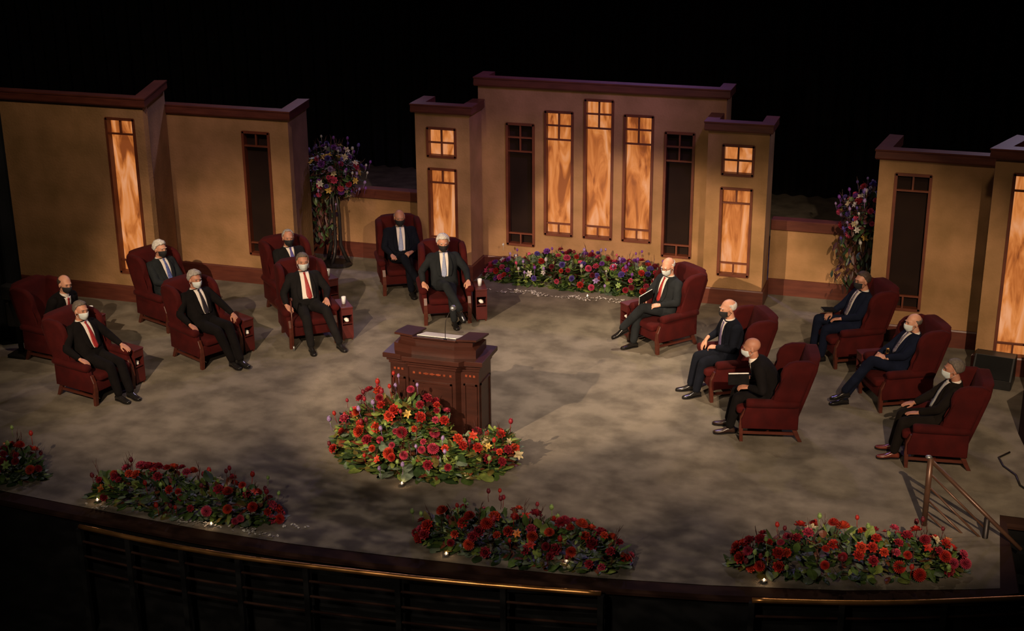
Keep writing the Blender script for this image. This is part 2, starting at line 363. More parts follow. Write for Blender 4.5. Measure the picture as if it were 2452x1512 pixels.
# ------------------------------------------------------------------ wingback chair
def make_chair():
    t = thing('wingback_armchair', '', 'armchair')
    ve, lw = M['velvet'], M['legwood']
    bm = bmesh.new(); box(bm, -.30, .30, -.34, .30, .20, .37, .02); obj('seat_base', bm, ve, t, True)
    bm = bmesh.new(); box(bm, -.262, .262, -.27, .345, .365, .475, .04, 4)
    for v in bm.verts:
        if v.co.z > .43: v.co.z += .018 * math.cos(v.co.x * 5.5) * math.cos((v.co.y - .03) * 4.5)
    obj('seat_cushion', bm, ve, t, True)
    # back with an arched top, leaning backwards
    rake = lambda c: V((c.x * (1 + .08 * max(0, c.z - .6)), c.y - .235 * (c.z - .36) - .03 * max(0, c.z - .9), c.z))
    out = [(-.30, .30), (.30, .30), (.31, .7), (.315, 1.06)] + [(.315 * math.copysign(abs(math.cos(a)) ** .55, math.cos(a)), 1.10 + .115 * math.sin(a) ** .9) for a in [PI * k / 16 for k in range(1, 16)]] + [(-.315, 1.06), (-.31, .7)]
    bm = bmesh.new(); prism(bm, out, 'Y', -.37, -.25, .045, 4, rake); obj('backrest', bm, ve, t, True)
    for s in (-1, 1):
        # side wing: a lobe that swells forward near the top
        pts = [(-.36, .50), (-.02, .56), (-.035, .64), (-.09, .72), (-.115, .80), (-.10, .90), (-.085, 1.0), (-.105, 1.09), (-.16, 1.155), (-.24, 1.185), (-.38, 1.19), (-.47, 1.15)]
        bm = bmesh.new(); a, b = (.262, .352)
        prism(bm, pts, 'X', s * a, s * b, .038, 4, lambda c: V((c.x + s * .03 * max(0, c.y + .30) * max(0, c.z - .6) - s * .02 * max(0, c.z - .5), c.y - .10 * (c.z - .56), c.z)))
        obj('wing', bm, ve, t, True)
        pts = [(-.36, .20), (.285, .20), (.295, .34), (.25, .46), (.225, .56), (-.36, .60)]
        bm = bmesh.new(); prism(bm, pts, 'X', s * .285, s * .352, .014, 2)
        n = 10
        ring = lambda y, r, dz=0: [V((s * .335 + r * math.cos(2 * PI * k / 16), y, .575 + dz + r * math.sin(2 * PI * k / 16))) for k in range(16)]
        ring_loft(bm, [ring(-.36, .05), ring(-.3, .058), ring(.17, .062), ring(.225, .06), ring(.245, .045)])
        obj('armrest', bm, ve, t, True)
        # front leg runs up as a slim facing on the arm
        bm = bmesh.new()
        prism(bm, [(.262, 0), (.302, 0), (.315, .22), (.308, .36), (.266, .47), (.25, .47), (.288, .35), (.27, .2)], 'X', s * .285, s * .34, .006, 1)
        obj('leg', bm, lw, t)
        bm = bmesh.new(); prism(bm, [(-.345, .21), (-.29, .21), (-.315, .12), (-.375, 0), (-.42, 0), (-.365, .12)], 'X', s * .262, s * .31, .006, 1)
        obj('leg', bm, lw, t)
        bm = bmesh.new(); box(bm, min(s * .275, s * .30), max(s * .275, s * .30), -.33, .27, .095, .135, .004, 1); obj('stretcher', bm, lw, t)
    bm = bmesh.new(); box(bm, -.29, .29, -.04, -.01, .10, .13, .004, 1); obj('stretcher', bm, lw, t)
    for o in t.children:
        for v in o.data.vertices: v.co.z *= .85
    return t

# ------------------------------------------------------------------ people
def lerp(a, b, t): return a + (b - a) * t
def interp(tab, u):
    for (u0, v0), (u1, v1) in zip(tab, tab[1:]):
        if u <= u1: return lerp(v0, v1, (u - u0) / (u1 - u0))
    return tab[-1][1]
class Torso:
    def __init__(s, hip, neck, fat=1.0, bend=0.0, broad=1.0):
        s.h, s.n, s.bend = V(hip), V(neck), bend
        s.A = [(0, .205 * broad), (.18, .200 * broad), (.40, .192 * broad), (.62, .212 * broad), (.78, .228 * broad), (.88, .205 * broad), (.96, .125), (1, .088)]
        s.B = [(0, .140), (.18, .135 + .05 * fat), (.40, .130 + .04 * fat), (.62, .138 + .015 * fat), (.78, .128), (.88, .108), (.96, .084), (1, .072)]
    def C(s, u): return s.h.lerp(s.n, u) + V((0, -s.bend * 4 * u * (1 - u), 0))
    def N(s, u):
        d = (s.C(min(1, u + .02)) - s.C(max(0, u - .02))).normalized(); x = V((1, 0, 0)); return x.cross(d).normalized() * -1 if False else (V((0, d.z, -d.y))).normalized()
    def P(s, u, x, off=0):
        a, b = interp(s.A, u), interp(s.B, u); k = min(.98, abs(x / a))
        return s.C(u) + V((x, 0, 0)) + s.N(u) * (b * (1 - k ** 2.4) ** (1 / 2.4) + off)
    def loft(s, bm, grow=0, us=None):
        rings = []
        for u in us or [0, .06, .14, .22, .32, .42, .52, .62, .70, .78, .84, .89, .93, .97, 1]:
            a, b = interp(s.A, u) + grow, interp(s.B, u) + grow; c, n = s.C(u), s.N(u); r = []
            for k in range(28):
                t = 2 * PI * k / 28; ct, st = math.cos(t), math.sin(t)
                r.append(c + V((1, 0, 0)) * (a * math.copysign(abs(ct) ** .83, ct)) + n * (b * math.copysign(abs(st) ** .83, st)))
            rings.append(r)
        ring_loft(bm, rings)
def ik(a, b, l1, l2, hint):
    d = b - a; L = min(d.length, (l1 + l2) * .999); dn = d.normalized(); x = (l1 * l1 - l2 * l2 + L * L) / (2 * L); h = math.sqrt(max(0, l1 * l1 - x * x))
    p = hint - dn * hint.dot(dn); return a + dn * x + p.normalized() * h
def hand(bm, Wp, d, n, side, curl, sc=1.0):
    """side=+1 right hand, -1 left; d to the fingers, n out of the palm"""
    d = V(d).normalized(); n = V(n); n = (n - d * n.dot(d)).normalized(); t = d.cross(n) * side
    chain(bm, [Wp - d * .05, Wp + d * .01], [.027 * sc, .025 * sc])
    for o, L, fan, cc in ((.033, .075, 5, .85), (.011, .085, 1.5, .95), (-.011, .079, -2, 1.0), (-.032, .062, -6, 1.1)):
        k = Wp + d * .088 * sc + t * o * sc + n * (-.004 if abs(o) < .02 else .001)
        chain(bm, [Wp + d * .012 + t * o * .62, Wp + d * .05 + t * o * .85, k], [.015 * sc, .0145 * sc, .0115 * sc])
        a = math.radians(curl * cc * .7); p = k; fd = (d * math.cos(math.radians(fan)) + t * math.sin(math.radians(fan))).normalized(); rr = [.0102, .0096, .0088, .0078]; P = [p]
        for j, fr in enumerate((.45, .31, .24)):
            q = fd * math.cos(a) + n * math.sin(a); p = p + q * L * fr * sc; P.append(p); a += math.radians(curl * cc * (.75 if j == 0 else .55))
        chain(bm, P, [r * sc for r in rr], 10)
    b = Wp + d * .022 + t * .022 + n * .006; k1 = b + (t * .75 + d * .66 + n * .25).normalized() * .042; k2 = k1 + (t * .30 + d * .92 + n * (.15 + curl * .006)).normalized() * .034; k3 = k2 + (d * .95 + n * (.1 + curl * .01) - t * .05).normalized() * .026
    chain(bm, [b, k1, k2, k3], [.0155 * sc, .0125 * sc, .0108 * sc, .009 * sc], 10)
def shoe(parent, ank, yaw, pitch, m):
    R = Matrix.Translation(ank) @ Matrix.Rotation(yaw, 4, 'Z') @ Matrix.Rotation(pitch, 4, 'X')
    rows = [(-.075, .018, .0, .050), (-.068, .030, 0, .066), (-.04, .037, 0, .078), (.0, .036, 0, .092), (.04, .036, 0, .082), (.085, .042, 0, .058), (.125, .047, 0, .046), (.165, .044, 0, .040), (.195, .034, .002, .034), (.213, .018, .006, .024)]
    rings = []
    for y, wd, zb, h in rows:
        r = []
        for k in range(16):
            t = 2 * PI * k / 16; c, s_ = math.cos(t), math.sin(t)
            r.append(R @ V((wd * math.copysign(abs(c) ** .8, c), y, -.092 + zb + .006 + (h - .006) * (.5 + .5 * math.copysign(abs(s_) ** .8, s_)))))
        rings.append(r)
    bm = bmesh.new(); ring_loft(bm, rings); o = obj('shoe', bm, m, parent, True)
    bm = bmesh.new(); pr = [(-.078, .02), (-.06, .033), (-.03, .036), (.03, .034), (.09, .044), (.13, .050), (.17, .046), (.20, .034), (.218, .014)]
    pts = [(x, y) for y, x in pr] + [(-x, y) for y, x in pr[::-1]]
    prism(bm, pts, 'Z', -.098, -.082); 
    for v in bm.verts: v.co = R @ v.co
    obj('sole', bm, M['shoe'], o)
def strip(bm, T, us, xl, xr, off, n=6):
    g = []
    for i, u in enumerate(us):
        a, b = xl(u), xr(u); g.append([bm.verts.new(T.P(u, lerp(a, b, j / n), off)) for j in range(n + 1)])
    for a, b in zip(g, g[1:]):
        for j in range(n): bm.faces.new((a[j], a[j + 1], b[j + 1], b[j]))
def thicken(bm, t): bmesh.ops.recalc_face_normals(bm, faces=bm.faces); bmesh.ops.solidify(bm, geom=list(bm.faces), thickness=t)
def hair_keep(style):
    """signed margin inside the hair region for a unit direction of the head"""
    lo = [(-1, -.5), (-.05, -.48), (.06, -.12), (.22, .18), (.42, .50), (1, .62)]
    def f(d):
        x, y, z = d; ax = abs(x)
        if style == 'full': return z - interp(lo, y) + (.10 * ax if y > 0 else 0)
        if style == 'short': return z - interp(lo, y) - (.12 * (1 - ax) if y > .2 else 0)
        if style == 'receding': return min(z - interp(lo, y), max(.25 - y + .5 * (ax - .5), z - .86))
        if style == 'fringe': return min(.40 - z, z - interp(lo, y), .25 - y)
        if style == 'low': return min(.18 - z, z - interp(lo, y), .2 - y)
        return -1
    return f
def person(label, loc, facing, suit='black', tie='red', mask='w', skin='fair', hair='short', hc='grey', lean=-.16, side=0, bend=.02, fat=.6, yaw=0, pitch=0,
           hr=None, hl=None, legs=None, V_=(.38, .02, .068), glasses=None, shoem='shoe', broad=1.08, hipy=-.07, sc=.885, tieslant=0):
    """local frame: +y where the chair faces, +x the person's right"""
    t = thing('person', label, 'person', (*loc, 0), math.radians(facing - 90)); t.scale = (sc, sc, sc)
    sm = SUIT[suit]; sk = SKIN[skin]
    hip = V((0, hipy, .53)); nk = V((side, hipy + lean, .53 + math.sqrt(max(.1, .555 ** 2 - lean ** 2 - side ** 2)))); T = Torso(hip, nk, fat, bend, broad)
    up = (nk - T.C(.9)).normalized()
    hc_ = nk + up * .035 + V((0, .045 - .25 * lean * .3, .118))
    HR = Matrix.Translation(hc_) @ Matrix.Rotation(math.radians(yaw), 4, 'Z') @ Matrix.Rotation(math.radians(pitch), 4, 'X') @ Matrix.Scale(1.10, 4)
    # limbs
    arms = {}
    for s, h in ((1, hr), (-1, hl)):
        h = h or dict(w=(.36 * s, .07, .66), d=(-.06 * s, .85, -.30), n=(0, 0, -1), curl=22)
        sh = T.C(.86) + V((.185 * s * broad, 0, -.005)); wr = V(h['w']); 
        if (wr - sh).length > .545: wr = sh + (wr - sh).normalized() * .545
        el = ik(sh, wr, .295, .255, V(h.get('hint', (.75 * s, -.45, -.5))))
        arms[s] = (sh, el, wr, h)
    lg = {}
    for s in (1, -1):
        L = (legs or {}).get('r' if s > 0 else 'l', {}); hj = hip + V((.095 * s, .01, .02)); an = V(L.get('a', (.12 * s, .46, .098)))
        kn = V(L['k']) if 'k' in L else ik(hj, an, .43, .425, V((.05 * s, .3, 1)))
        lg[s] = (hj, kn, an, L)
    # the body: one continuous surface, head to feet
    bm = bmesh.new(); T.loft(bm, -.03, [.0, .2, .4, .6, .78, .88, .95])
    def hd(c, r, sub=3, rot=None): ell(bm, HR @ V(c), r, (HR.to_3x3() @ rot) if rot else HR.to_3x3(), sub)
    hd((0, -.018, .035), (.077, .098, .088), 4); hd((0, .012, .01), (.071, .083, .085), 4); hd((0, .024, -.045), (.058, .068, .062)); hd((0, .040, -.088), (.034, .040, .028))
    hd((0, .078, .034), (.048, .020, .011)); hd((0, .100, -.022), (.016, .018, .016)); chain(bm, [HR @ V((0, .088, .022)), HR @ V((0, .104, -.016))], [.009, .012])
    for s in (1, -1):
        hd((.079 * s, -.008, -.002), (.010, .021, .033)); hd((.034 * s, .064, -.022), (.024, .022, .020)); hd((.012 * s, .094, -.026), (.010, .012, .009))
    hd((0, .084, -.064), (.024, .014, .010))
    chain(bm, [nk - V((0, 0, .05)), nk + V((0, .004, .03)), HR @ V((0, -.02, -.055))], [.066, .058, .056], 16)
    for s in (1, -1):
        sh, el, wr, h = arms[s]; d = (wr - el).normalized()
        chain(bm, [sh, el, wr - d * .03], [.045, .034, .025]); hd_ = V(h['d']) if 'd' in h else d
        hand(bm, wr, hd_, h.get('n', (0, 0, -1)), s, h.get('curl', 22), 1.0)
        hj, kn, an, L = lg[s]; chain(bm, [hj, kn, an], [.065, .045, .032])
        fy = Matrix.Rotation(math.radians(L.get('yaw', -8 * s)), 4, 'Z') @ Matrix.Rotation(math.radians(L.get('pitch', 0)), 4, 'X')
        chain(bm, [an, an + fy @ V((0, .05, -.055)), an + fy @ V((0, .12, -.073))], [.026, .020, .011])
    remesh('body', bm, .0052, sk, t, 2)
    # eyes
    for s in (1, -1):
        bm = bmesh.new(); ell(bm, HR @ V((.030 * s, .0835, .012)), (.0125, .0075, .0055), HR.to_3x3(), 2); obj('eye', bm, M['eye'], t, True)
        if skin: 
            bm = bmesh.new(); ell(bm, HR @ V((.031 * s, .092, .033)), (.019, .007, .0042), HR.to_3x3() @ Matrix.Rotation(-s * .12, 3, 'Y'), 2); obj('eyebrow', bm, HAIR[hc], t, True)
    # clothes
    bm = bmesh.new(); T.loft(bm, .006)
    for s in (1, -1):
        sh, el, wr, h = arms[s]; d = (wr - el).normalized(); e1 = sh.lerp(el, .5)
        chain(bm, [sh + V((-.035 * s, 0, -.005)), sh + V((.0 * s, 0, -.012)), e1, el, el.lerp(wr, .5), wr - d * .038], [.074, .079, .067, .058, .051, .043], 16)
        hj, kn, an, L = lg[s]; chain(bm, [hj + V((.015 * s, -.03, 0)), hj.lerp(kn, .22)], [.112, .103])
    jk = remesh('jacket', bm, .0095, sm, t, 3)
    bm = bmesh.new(); ell(bm, hip + V((0, .01, .0)), (.175, .125, .105))
    for s in (1, -1):
        hj, kn, an, L = lg[s]; d = (an - kn).normalized()
        chain(bm, [hj, hj.lerp(kn, .5), kn, kn + d * .10, kn.lerp(an, .65), an - d * .02], [.098, .089, .073, .073, .064, .058], 16)
        for k in range(3): ell(bm, kn + V((0, -.02, -.02 - .01 * k)), (.06, .06, .05), sub=2)
    remesh('trousers', bm, .0095, sm, t, 3)
    u0, wb, wt = V_
    us = [lerp(u0, .985, i / 14) for i in range(15)]
    hw = lambda u: lerp(wb, wt, (u - u0) / (.965 - u0)) if wb < .05 else lerp(wb * .72, wt, min(1, (u - u0) / (.965 - u0) * 1.6) ** .8)
    bm = bmesh.new(); strip(bm, T, us, lambda u: -hw(u), hw, .014, 8); thicken(bm, .004)
    ring = []
    nu = (T.C(1) - T.C(.93)).normalized()
    for zz, gr in ((-.035, .010), (-.005, .003), (.020, .001)):
        cc = nk + V((0, .006, 0)) + V((0, .15, 1)).normalized() * zz
        ring.append([cc + V(((.066 + gr) * math.cos(a), (.064 + gr) * math.sin(a) + (.0), -.012 * math.sin(a) if zz > 0 else -.02 * math.sin(a))) for a in [2 * PI * k / 24 for k in range(24)]])
    ring_loft(bm, ring, False)
    obj('shirt', bm, M['shirt'], t, True)
    for s in (1, -1):                                     # lapels sit on the jacket
        bm = bmesh.new(); lw_ = lambda u: .062 * math.sin(PI * min(1, max(.0, (u - u0) / (.965 - u0) * .9 + .12)) ** .8) + .012
        strip(bm, T, us, lambda u: s * hw(u) * .96, lambda u: s * (hw(u) + lw_(u)), .021, 4); thicken(bm, .004); obj('lapel', bm, sm, jk, True)
    bm = bmesh.new(); rr = []
    for off, zz in ((.026, -.035), (.016, .002), (.008, .004), (.012, -.03)):
        row = []
        for k in range(17):
            a = lerp(-.45, PI + .45, k / 16); row.append(nk + V(((.068 + off) * math.cos(a), .004 - (.066 + off) * math.sin(a), zz - .004 + .012 * math.sin(a) - .02 * (1 - math.sin(a)))))
        rr.append([bm.verts.new(p_) for p_ in row])
    for a, b in zip(rr, rr[1:] + rr[:1]):
        for j in range(16): bm.faces.new((a[j], a[j + 1], b[j + 1], b[j]))
    obj('jacket_collar', bm, sm, jk, True)
    tb = max(.20, u0 - .03) if wb < .06 else u0 - .02
    bm = bmesh.new(); tu = [lerp(tb, .945, i / 12) for i in range(13)]
    ctr_ = lambda u: tieslant * (1 - (u - tb) / (.945 - tb))
    tw = lambda u: (.012 + .030 * min(1, (.945 - u) / (.945 - tb) * 1.3)) * (.25 if u < tb + .01 else 1)
    strip(bm, T, tu, lambda u: ctr_(u) - tw(u), lambda u: ctr_(u) + tw(u), .024, 4); thicken(bm, .005)
    ell(bm, T.P(.95, 0, .020), (.019, .013, .022), sub=2); obj('tie', bm, TIE[tie], t, True)
    for s in (1, -1):
        sh, el, wr, h = arms[s]; d = (wr - el).normalized(); bm = bmesh.new(); tube(bm, [wr - d * .06, wr - d * .024], [.0355, .0345], 16); obj('shirt_cuff', bm, M['shirt'], t, True)
        hj, kn, an, L = lg[s]; shoe(t, an, math.radians(L.get('yaw', -8 * s)), math.radians(L.get('pitch', 0)), M[shoem])
    for s in (1, -1):
        hj, kn, an, L = lg[s]; d = (an - kn).normalized(); bm = bmesh.new(); tube(bm, [an - d * .10, an + d * .0, an + d * .035], [.040, .037, .034], 14); obj('sock', bm, M['bpaper'], t, True)
    # face mask with ear loops
    bm = bmesh.new(); g = []
    for i in range(9):
        v = i / 8; z = lerp(.000, -.108, v); row = []
        for j in range(17):
            a = lerp(-1.25, 1.25, j / 16); e = abs(a) / 1.25; zz = lerp(z, -.045 + (z + .054) * .62, e ** 1.5)
            ry = .092 - .030 * max(0, v - .55) ** 1.2 * 2; bul = .022 * math.cos(a) ** 6 * math.sin(PI * min(1, v * .9 + .25))
            row.append(bm.verts.new(HR @ V(((.076 - .022 * max(0, v - .3)) * math.sin(a), .012 + ry * math.cos(a) + bul, zz))))
        g.append(row)
    for a, b in zip(g, g[1:]):
        for j in range(16): bm.faces.new((a[j], a[j + 1], b[j + 1], b[j]))
    thicken(bm, .003)
    for s in (1, -1):
        for z0, z1 in ((-.012, .022), (-.078, -.03)):
            tube(bm, [HR @ V((.074 * s, .036, z0)), HR @ V((.082 * s, .010, (z0 + z1) / 2)), HR @ V((.084 * s, -.014, z1))], .0017, 6)
    obj('face_mask', bm, M['maskw' if mask == 'w' else 'maskb'], t, True)
    # hair
    if hair != 'none':
        f = hair_keep(hair); bm = bmesh.new(); NA, NE = 64, 44; vs = {}; base = {'full': .017, 'short': .010, 'receding': .006}.get(hair, .0045)
        for e in range(NE + 1):
            for a in range(NA):
                th = PI * e / NE; ph = 2 * PI * a / NA; d = V((math.sin(th) * math.cos(ph), math.sin(th) * math.sin(ph), math.cos(th)))
                m_ = f(d) + .05 * nz(d.x * 7, d.y * 7, d.z * 7); lift = base * min(1, max(0, m_) / .22) ** .6 * (1 + .5 * nz(d.x * 5, d.y * 5, d.z * 4)) + .0015
                vs[e, a] = (bm.verts.new(HR @ V((d.x * (.0775 + lift), -.017 + d.y * (.099 + lift), .034 + d.z * (.0885 + lift)))), m_)
        for e in range(NE):
            for a in range(NA):
                q = [vs[e, a], vs[e, (a + 1) % NA], vs[e + 1, (a + 1) % NA], vs[e + 1, a]]
                if sum(x[1] for x in q) > 0:
                    try: bm.faces.new([x[0] for x in q])
                    except ValueError: pass
        bmesh.ops.delete(bm, geom=[v for v in bm.verts if not v.link_faces], context='VERTS'); bmesh.ops.remove_doubles(bm, verts=bm.verts, dist=.0005)
        thicken(bm, -.006); obj('hair', bm, HAIR[hc], t, True)
    if glasses:
        bm = bmesh.new()
        for s in (1, -1):
            c = V((.032 * s, .108, .010)); R = [HR @ (c + V((.023 * math.cos(a), -.004 * abs(math.cos(a)), .017 * math.sin(a)))) for a in [2 * PI * k / 20 for k in range(21)]]
            tube(bm, R, .0022, 6, False); tube(bm, [HR @ V((.055 * s, .104, .014)), HR @ V((.080 * s, .05, .016)), HR @ V((.084 * s, -.01, .014))], .0022, 6)
        tube(bm, [HR @ V((-.010, .109, .014)), HR @ V((.010, .109, .014))], .0022, 6); obj('glasses', bm, M['glassrim'], t, True)
    return t

PALMD = (0, 0, -1)
def arm_on(s, y=.10, dr=-.05, curl=24, dz=-.35, x=.36): return dict(w=(x * s, y, .655), d=(dr * s, .85, dz), n=(0, -.3, -1), curl=curl)
def thigh(s, x=.15, y=.20, z=.665, dx=-.15, curl=14, dz=-.12): return dict(w=(x * s, y, z), d=(dx * s, .95, dz), n=(0, 0, -1), curl=curl)
def lap(s, x=.085, y=.16, z=.70, curl=38): return dict(w=(x * s, y, z), d=(-.75 * s, .6, -.15), n=(-.3 * s, -.2, -1), curl=curl)
def cross(over):
    """one knee laid over the other; over='r' lifts the right leg"""
    s = 1 if over == 'r' else -1
    up_ = dict(k=(.02 * s, .36, .665), a=(-.17 * s, .60, .33), yaw=18 * s, pitch=-22); dn = dict(k=(-.07 * s, .38, .53), a=(-.09 * s, .44, .098))
    return {'r': up_, 'l': dn} if s > 0 else {'l': up_, 'r': dn}
CH = dict(A=((-11.19, 15.44), -10), B=((-10.06, 14.49), -14), C=((-10.46, 17.05), -22), D=((-9.30, 15.97), -26), E=((-8.98, 18.0), -42), F=((-8.31, 17.0), -52), G=((-7.86, 19.40), -61), H=((-6.79, 18.36), -64),
          I=((-3.62, 18.20), -130), J=((-2.50, 16.80), -150), K=((-1.85, 15.73), -168), L=((-1.14, 18.35), -150), M=((-0.46, 17.06), -153), N=((0.05, 15.54), -173))
CL = dict(A='rearmost-left red wingback armchair in deep shadow, holding a balding man in a dark mask', B='red wingback armchair nearest the front on the left side',
          C='red wingback armchair before the far-left amber window, white-haired man in grey suit in it', D='red wingback armchair holding the white-haired man with pale mask and black tie',
          E='red wingback armchair under the unlit left window, mostly hidden by the chair before it', F='red wingback armchair of the man in a red tie holding a cane',
          G='red wingback armchair between left flower stand and left pillar, bald man in it', H='red wingback armchair in front of the left pillar, white-haired man in black mask in it',
          I='red wingback armchair at the right end of the rear flower bed', J='red wingback armchair of the man in black mask with one hand hanging over the arm',
          K='red wingback armchair seen from its side, man leaning forward out of it with a book', L='red wingback armchair holding the brown-haired man in black mask, near the right flower stand',
          M='red wingback armchair holding the man in navy suit with clasped hands', N='red wingback armchair nearest the metal stair railing at far right')
proto = make_chair()
for k in CH:
    (x, y), f = CH[k]
    if k == 'A': o = proto; o.location = (x, y, 0); o.rotation_euler = (0, 0, math.radians(f - 90)); o['label'] = CL[k]; o['group'] = 'red wingback armchairs on the stage'
    else: dup(proto, (x, y, 0), math.radians(f - 90), CL[k])
P = lambda k, label, **kw: person(label, CH[k][0], CH[k][1], **kw)
P('A', 'balding man in dark mask and dark suit seated at far left in shadow, leaning forward', suit='black', tie='red', mask='b', skin='fair', hair='fringe', hc='brown', lean=.20, yaw=-14, pitch=-8, hr=lap(1), hl=lap(-1))
P('B', 'man in dark suit, red tie and pale mask seated nearest the front on the left', suit='black', tie='red', skin='tan', hair='short', hc='salt', yaw=-8, V_=(.22, .060, .072), hr=arm_on(1, .10, -.25, 32), hl=arm_on(-1, .16, .1, 16), legs={'r': dict(a=(.06, .47, .098), yaw=-4), 'l': dict(a=(-.11, .52, .098), yaw=-8)}, tieslant=-.01)
P('C', 'white-haired man in grey suit, blue tie and black mask before the far-left amber window', suit='grey', tie='blue', mask='b', hair='full', hc='white', hr=lap(1), hl=lap(-1), V_=(.25, .05, .072))
P('D', 'white-haired man in black suit and black tie with pale mask, one foot stretched forward', suit='black', tie='black', skin='deep', hair='full', hc='grey', yaw=-6, V_=(.24, .065, .074), hr=arm_on(1, .10, -.15, 34), hl=arm_on(-1, .17, -.1, 38, -.5),
  legs={'r': dict(a=(-.02, .56, .098), k=(.09, .40, .56), yaw=-4), 'l': dict(a=(-.11, .64, .11), k=(-.12, .38, .58), yaw=-2, pitch=6)}, lean=-.19)
P('E', 'grey-haired man in grey suit, violet tie and dark mask under the unlit left window', suit='char', tie='violet', mask='b', skin='tan', hair='receding', hc='grey', yaw=-10, hr=lap(1), hl=lap(-1), V_=(.5, .02, .07))
P('F', 'man in open dark suit and long red tie with pale mask, holding a cane', suit='char', tie='red', skin='tan', hair='short', hc='salt', yaw=-5, V_=(.18, .125, .078), fat=1.0, hr=arm_on(1, .15, -.3, 30), hl=dict(w=(-.27, .13, .675), d=(.1, .9, -.3), n=(0, 0, -1), curl=14),
  legs={'r': dict(a=(.10, .56, .098), yaw=0), 'l': dict(a=(-.34, .58, .098), yaw=12, k=(-.20, .38, .58))}, tieslant=-.03)
P('G', 'bald man in navy suit, pale blue tie and black mask beside the left flower stand', suit='darknavy', tie='lightblue', mask='b', skin='tan', hair='low', hc='grey', pitch=-6, V_=(.20, .078, .072), hr=thigh(1, .19, .16), hl=lap(-1, .15), legs=cross('r'), tieslant=.02, broad=1.14)
P('H', 'white-haired man in grey suit and black mask with crossed legs before the left pillar', suit='grey', tie='lightblue', mask='b', skin='fair', hair='full', hc='white', pitch=-6, V_=(.24, .072, .072), hr=arm_on(1, .12, -.1, 30), hl=arm_on(-1, .14, -.1, 30), legs=cross('r'), tieslant=.015)
P('I', 'bald man in glasses, pale mask and red tie reading a black folder, legs crossed', suit='grey', tie='red', skin='fair', hair='low', hc='white', pitch=-16, yaw=14, glasses=True, V_=(.27, .052, .068), hr=dict(w=(.12, .22, .74), d=(-.35, .8, -.2), n=(0, 0, -1), curl=30), hl=dict(w=(-.17, .15, .71), d=(.55, .75, -.1), n=(.3, 0, -.6), curl=30), legs=cross('l'), lean=-.10)
P('J', 'bald man with white side hair in black mask, one hand hanging over the chair arm', suit='darknavy', tie='purple', mask='b', skin='fair', hair='fringe', hc='white', pitch=-6, yaw=8, V_=(.30, .032, .068), hr=dict(w=(.26, .20, .70), d=(.05, .55, -.8), n=(0, -.7, -.4), curl=22), hl=lap(-1, .05, .17), lean=.02)
P('K', 'bald man in black suit and pale mask leaning forward with a book on his lap', suit='black', tie='black', skin='deep', hair='none', hc='salt', lean=.24, pitch=-10, yaw=0, hr=dict(w=(.07, .26, .72), d=(-.3, .9, -.15), n=(0, 0, -1), curl=30), hl=dict(w=(-.17, .24, .69), d=(.15, .9, -.05), n=(.3, 0, -1), curl=34), bend=.05, shoem='shoedark', V_=(.6, .01, .05))
P('L', 'brown-haired man in glasses, navy suit and black mask near the right flower stand', suit='navy', tie='stripe', mask='b', skin='tan', hair='short', hc='brown', yaw=10, glasses=True, V_=(.22, .080, .068), hr=dict(w=(.16, .20, .70), d=(-.3, .8, -.3), n=(0, 0, -1), curl=26), hl=dict(w=(-.14, .18, .70), d=(.5, .8, -.15), n=(0, 0, -1), curl=26),
  legs={'r': dict(a=(.24, .42, .098), k=(.20, .38, .60)), 'l': dict(a=(-.02, .40, .098))})
P('M', 'bald man in navy suit and pale mask with clasped hands, wristwatch and crossed legs', suit='navy', tie='stripe', skin='fair', hair='low', hc='salt', yaw=6, V_=(.30, .03, .068), hr=dict(w=(.075, .22, .72), d=(-.75, .6, -.05), n=(-.4, -.3, -.8), curl=55), hl=dict(w=(-.09, .20, .72), d=(.75, .6, -.05), n=(.4, -.3, -.8), curl=55), lean=-.24, sc=.86, hipy=-.03,
  legs={'r': dict(k=(.08, .38, .56), a=(.02, .72, .098), yaw=0), 'l': dict(k=(-.05, .37, .67), a=(-.0, .73, .21), yaw=-6, pitch=-8)})
P('N', 'grey-haired man in dark suit, silver tie and brown shoes at far right, hand on knee', suit='brown', tie='silver', skin='deep', hair='short', hc='salt', yaw=4, V_=(.20, .085, .070), hr=thigh(1, .15, .24, .67), hl=thigh(-1, .16, .20, .67), shoem='shoebrown', tieslant=.02)

def lw(k, p):
    (x, y), f = CH[k]; a = math.radians(f - 90); return (x + p[0] * math.cos(a) - p[1] * math.sin(a), y + p[0] * math.sin(a) + p[1] * math.cos(a), p[2])
# cane held by F
bm = bmesh.new(); tube(bm, [(0, 0, .0), (0, -.03, .72)], .011, 10); tube(bm, [(0, -.03, .72), (0, -.02, .745), (0, .02, .755), (0, .06, .745)], [.012, .014, .014, .012], 10)
t = thing('walking_cane', 'slim wooden cane standing before the arm of the red-tied man', 'cane', lw('F', (.30, .37, 0)), math.radians(CH['F'][1] - 90))
obj('shaft', bm, M['legwood'], t, True); bm = bmesh.new(); tube(bm, [(0, 0, 0), (0, -.003, .07)], .014, 10); obj('ferrule', bm, M['mic'], t, True)
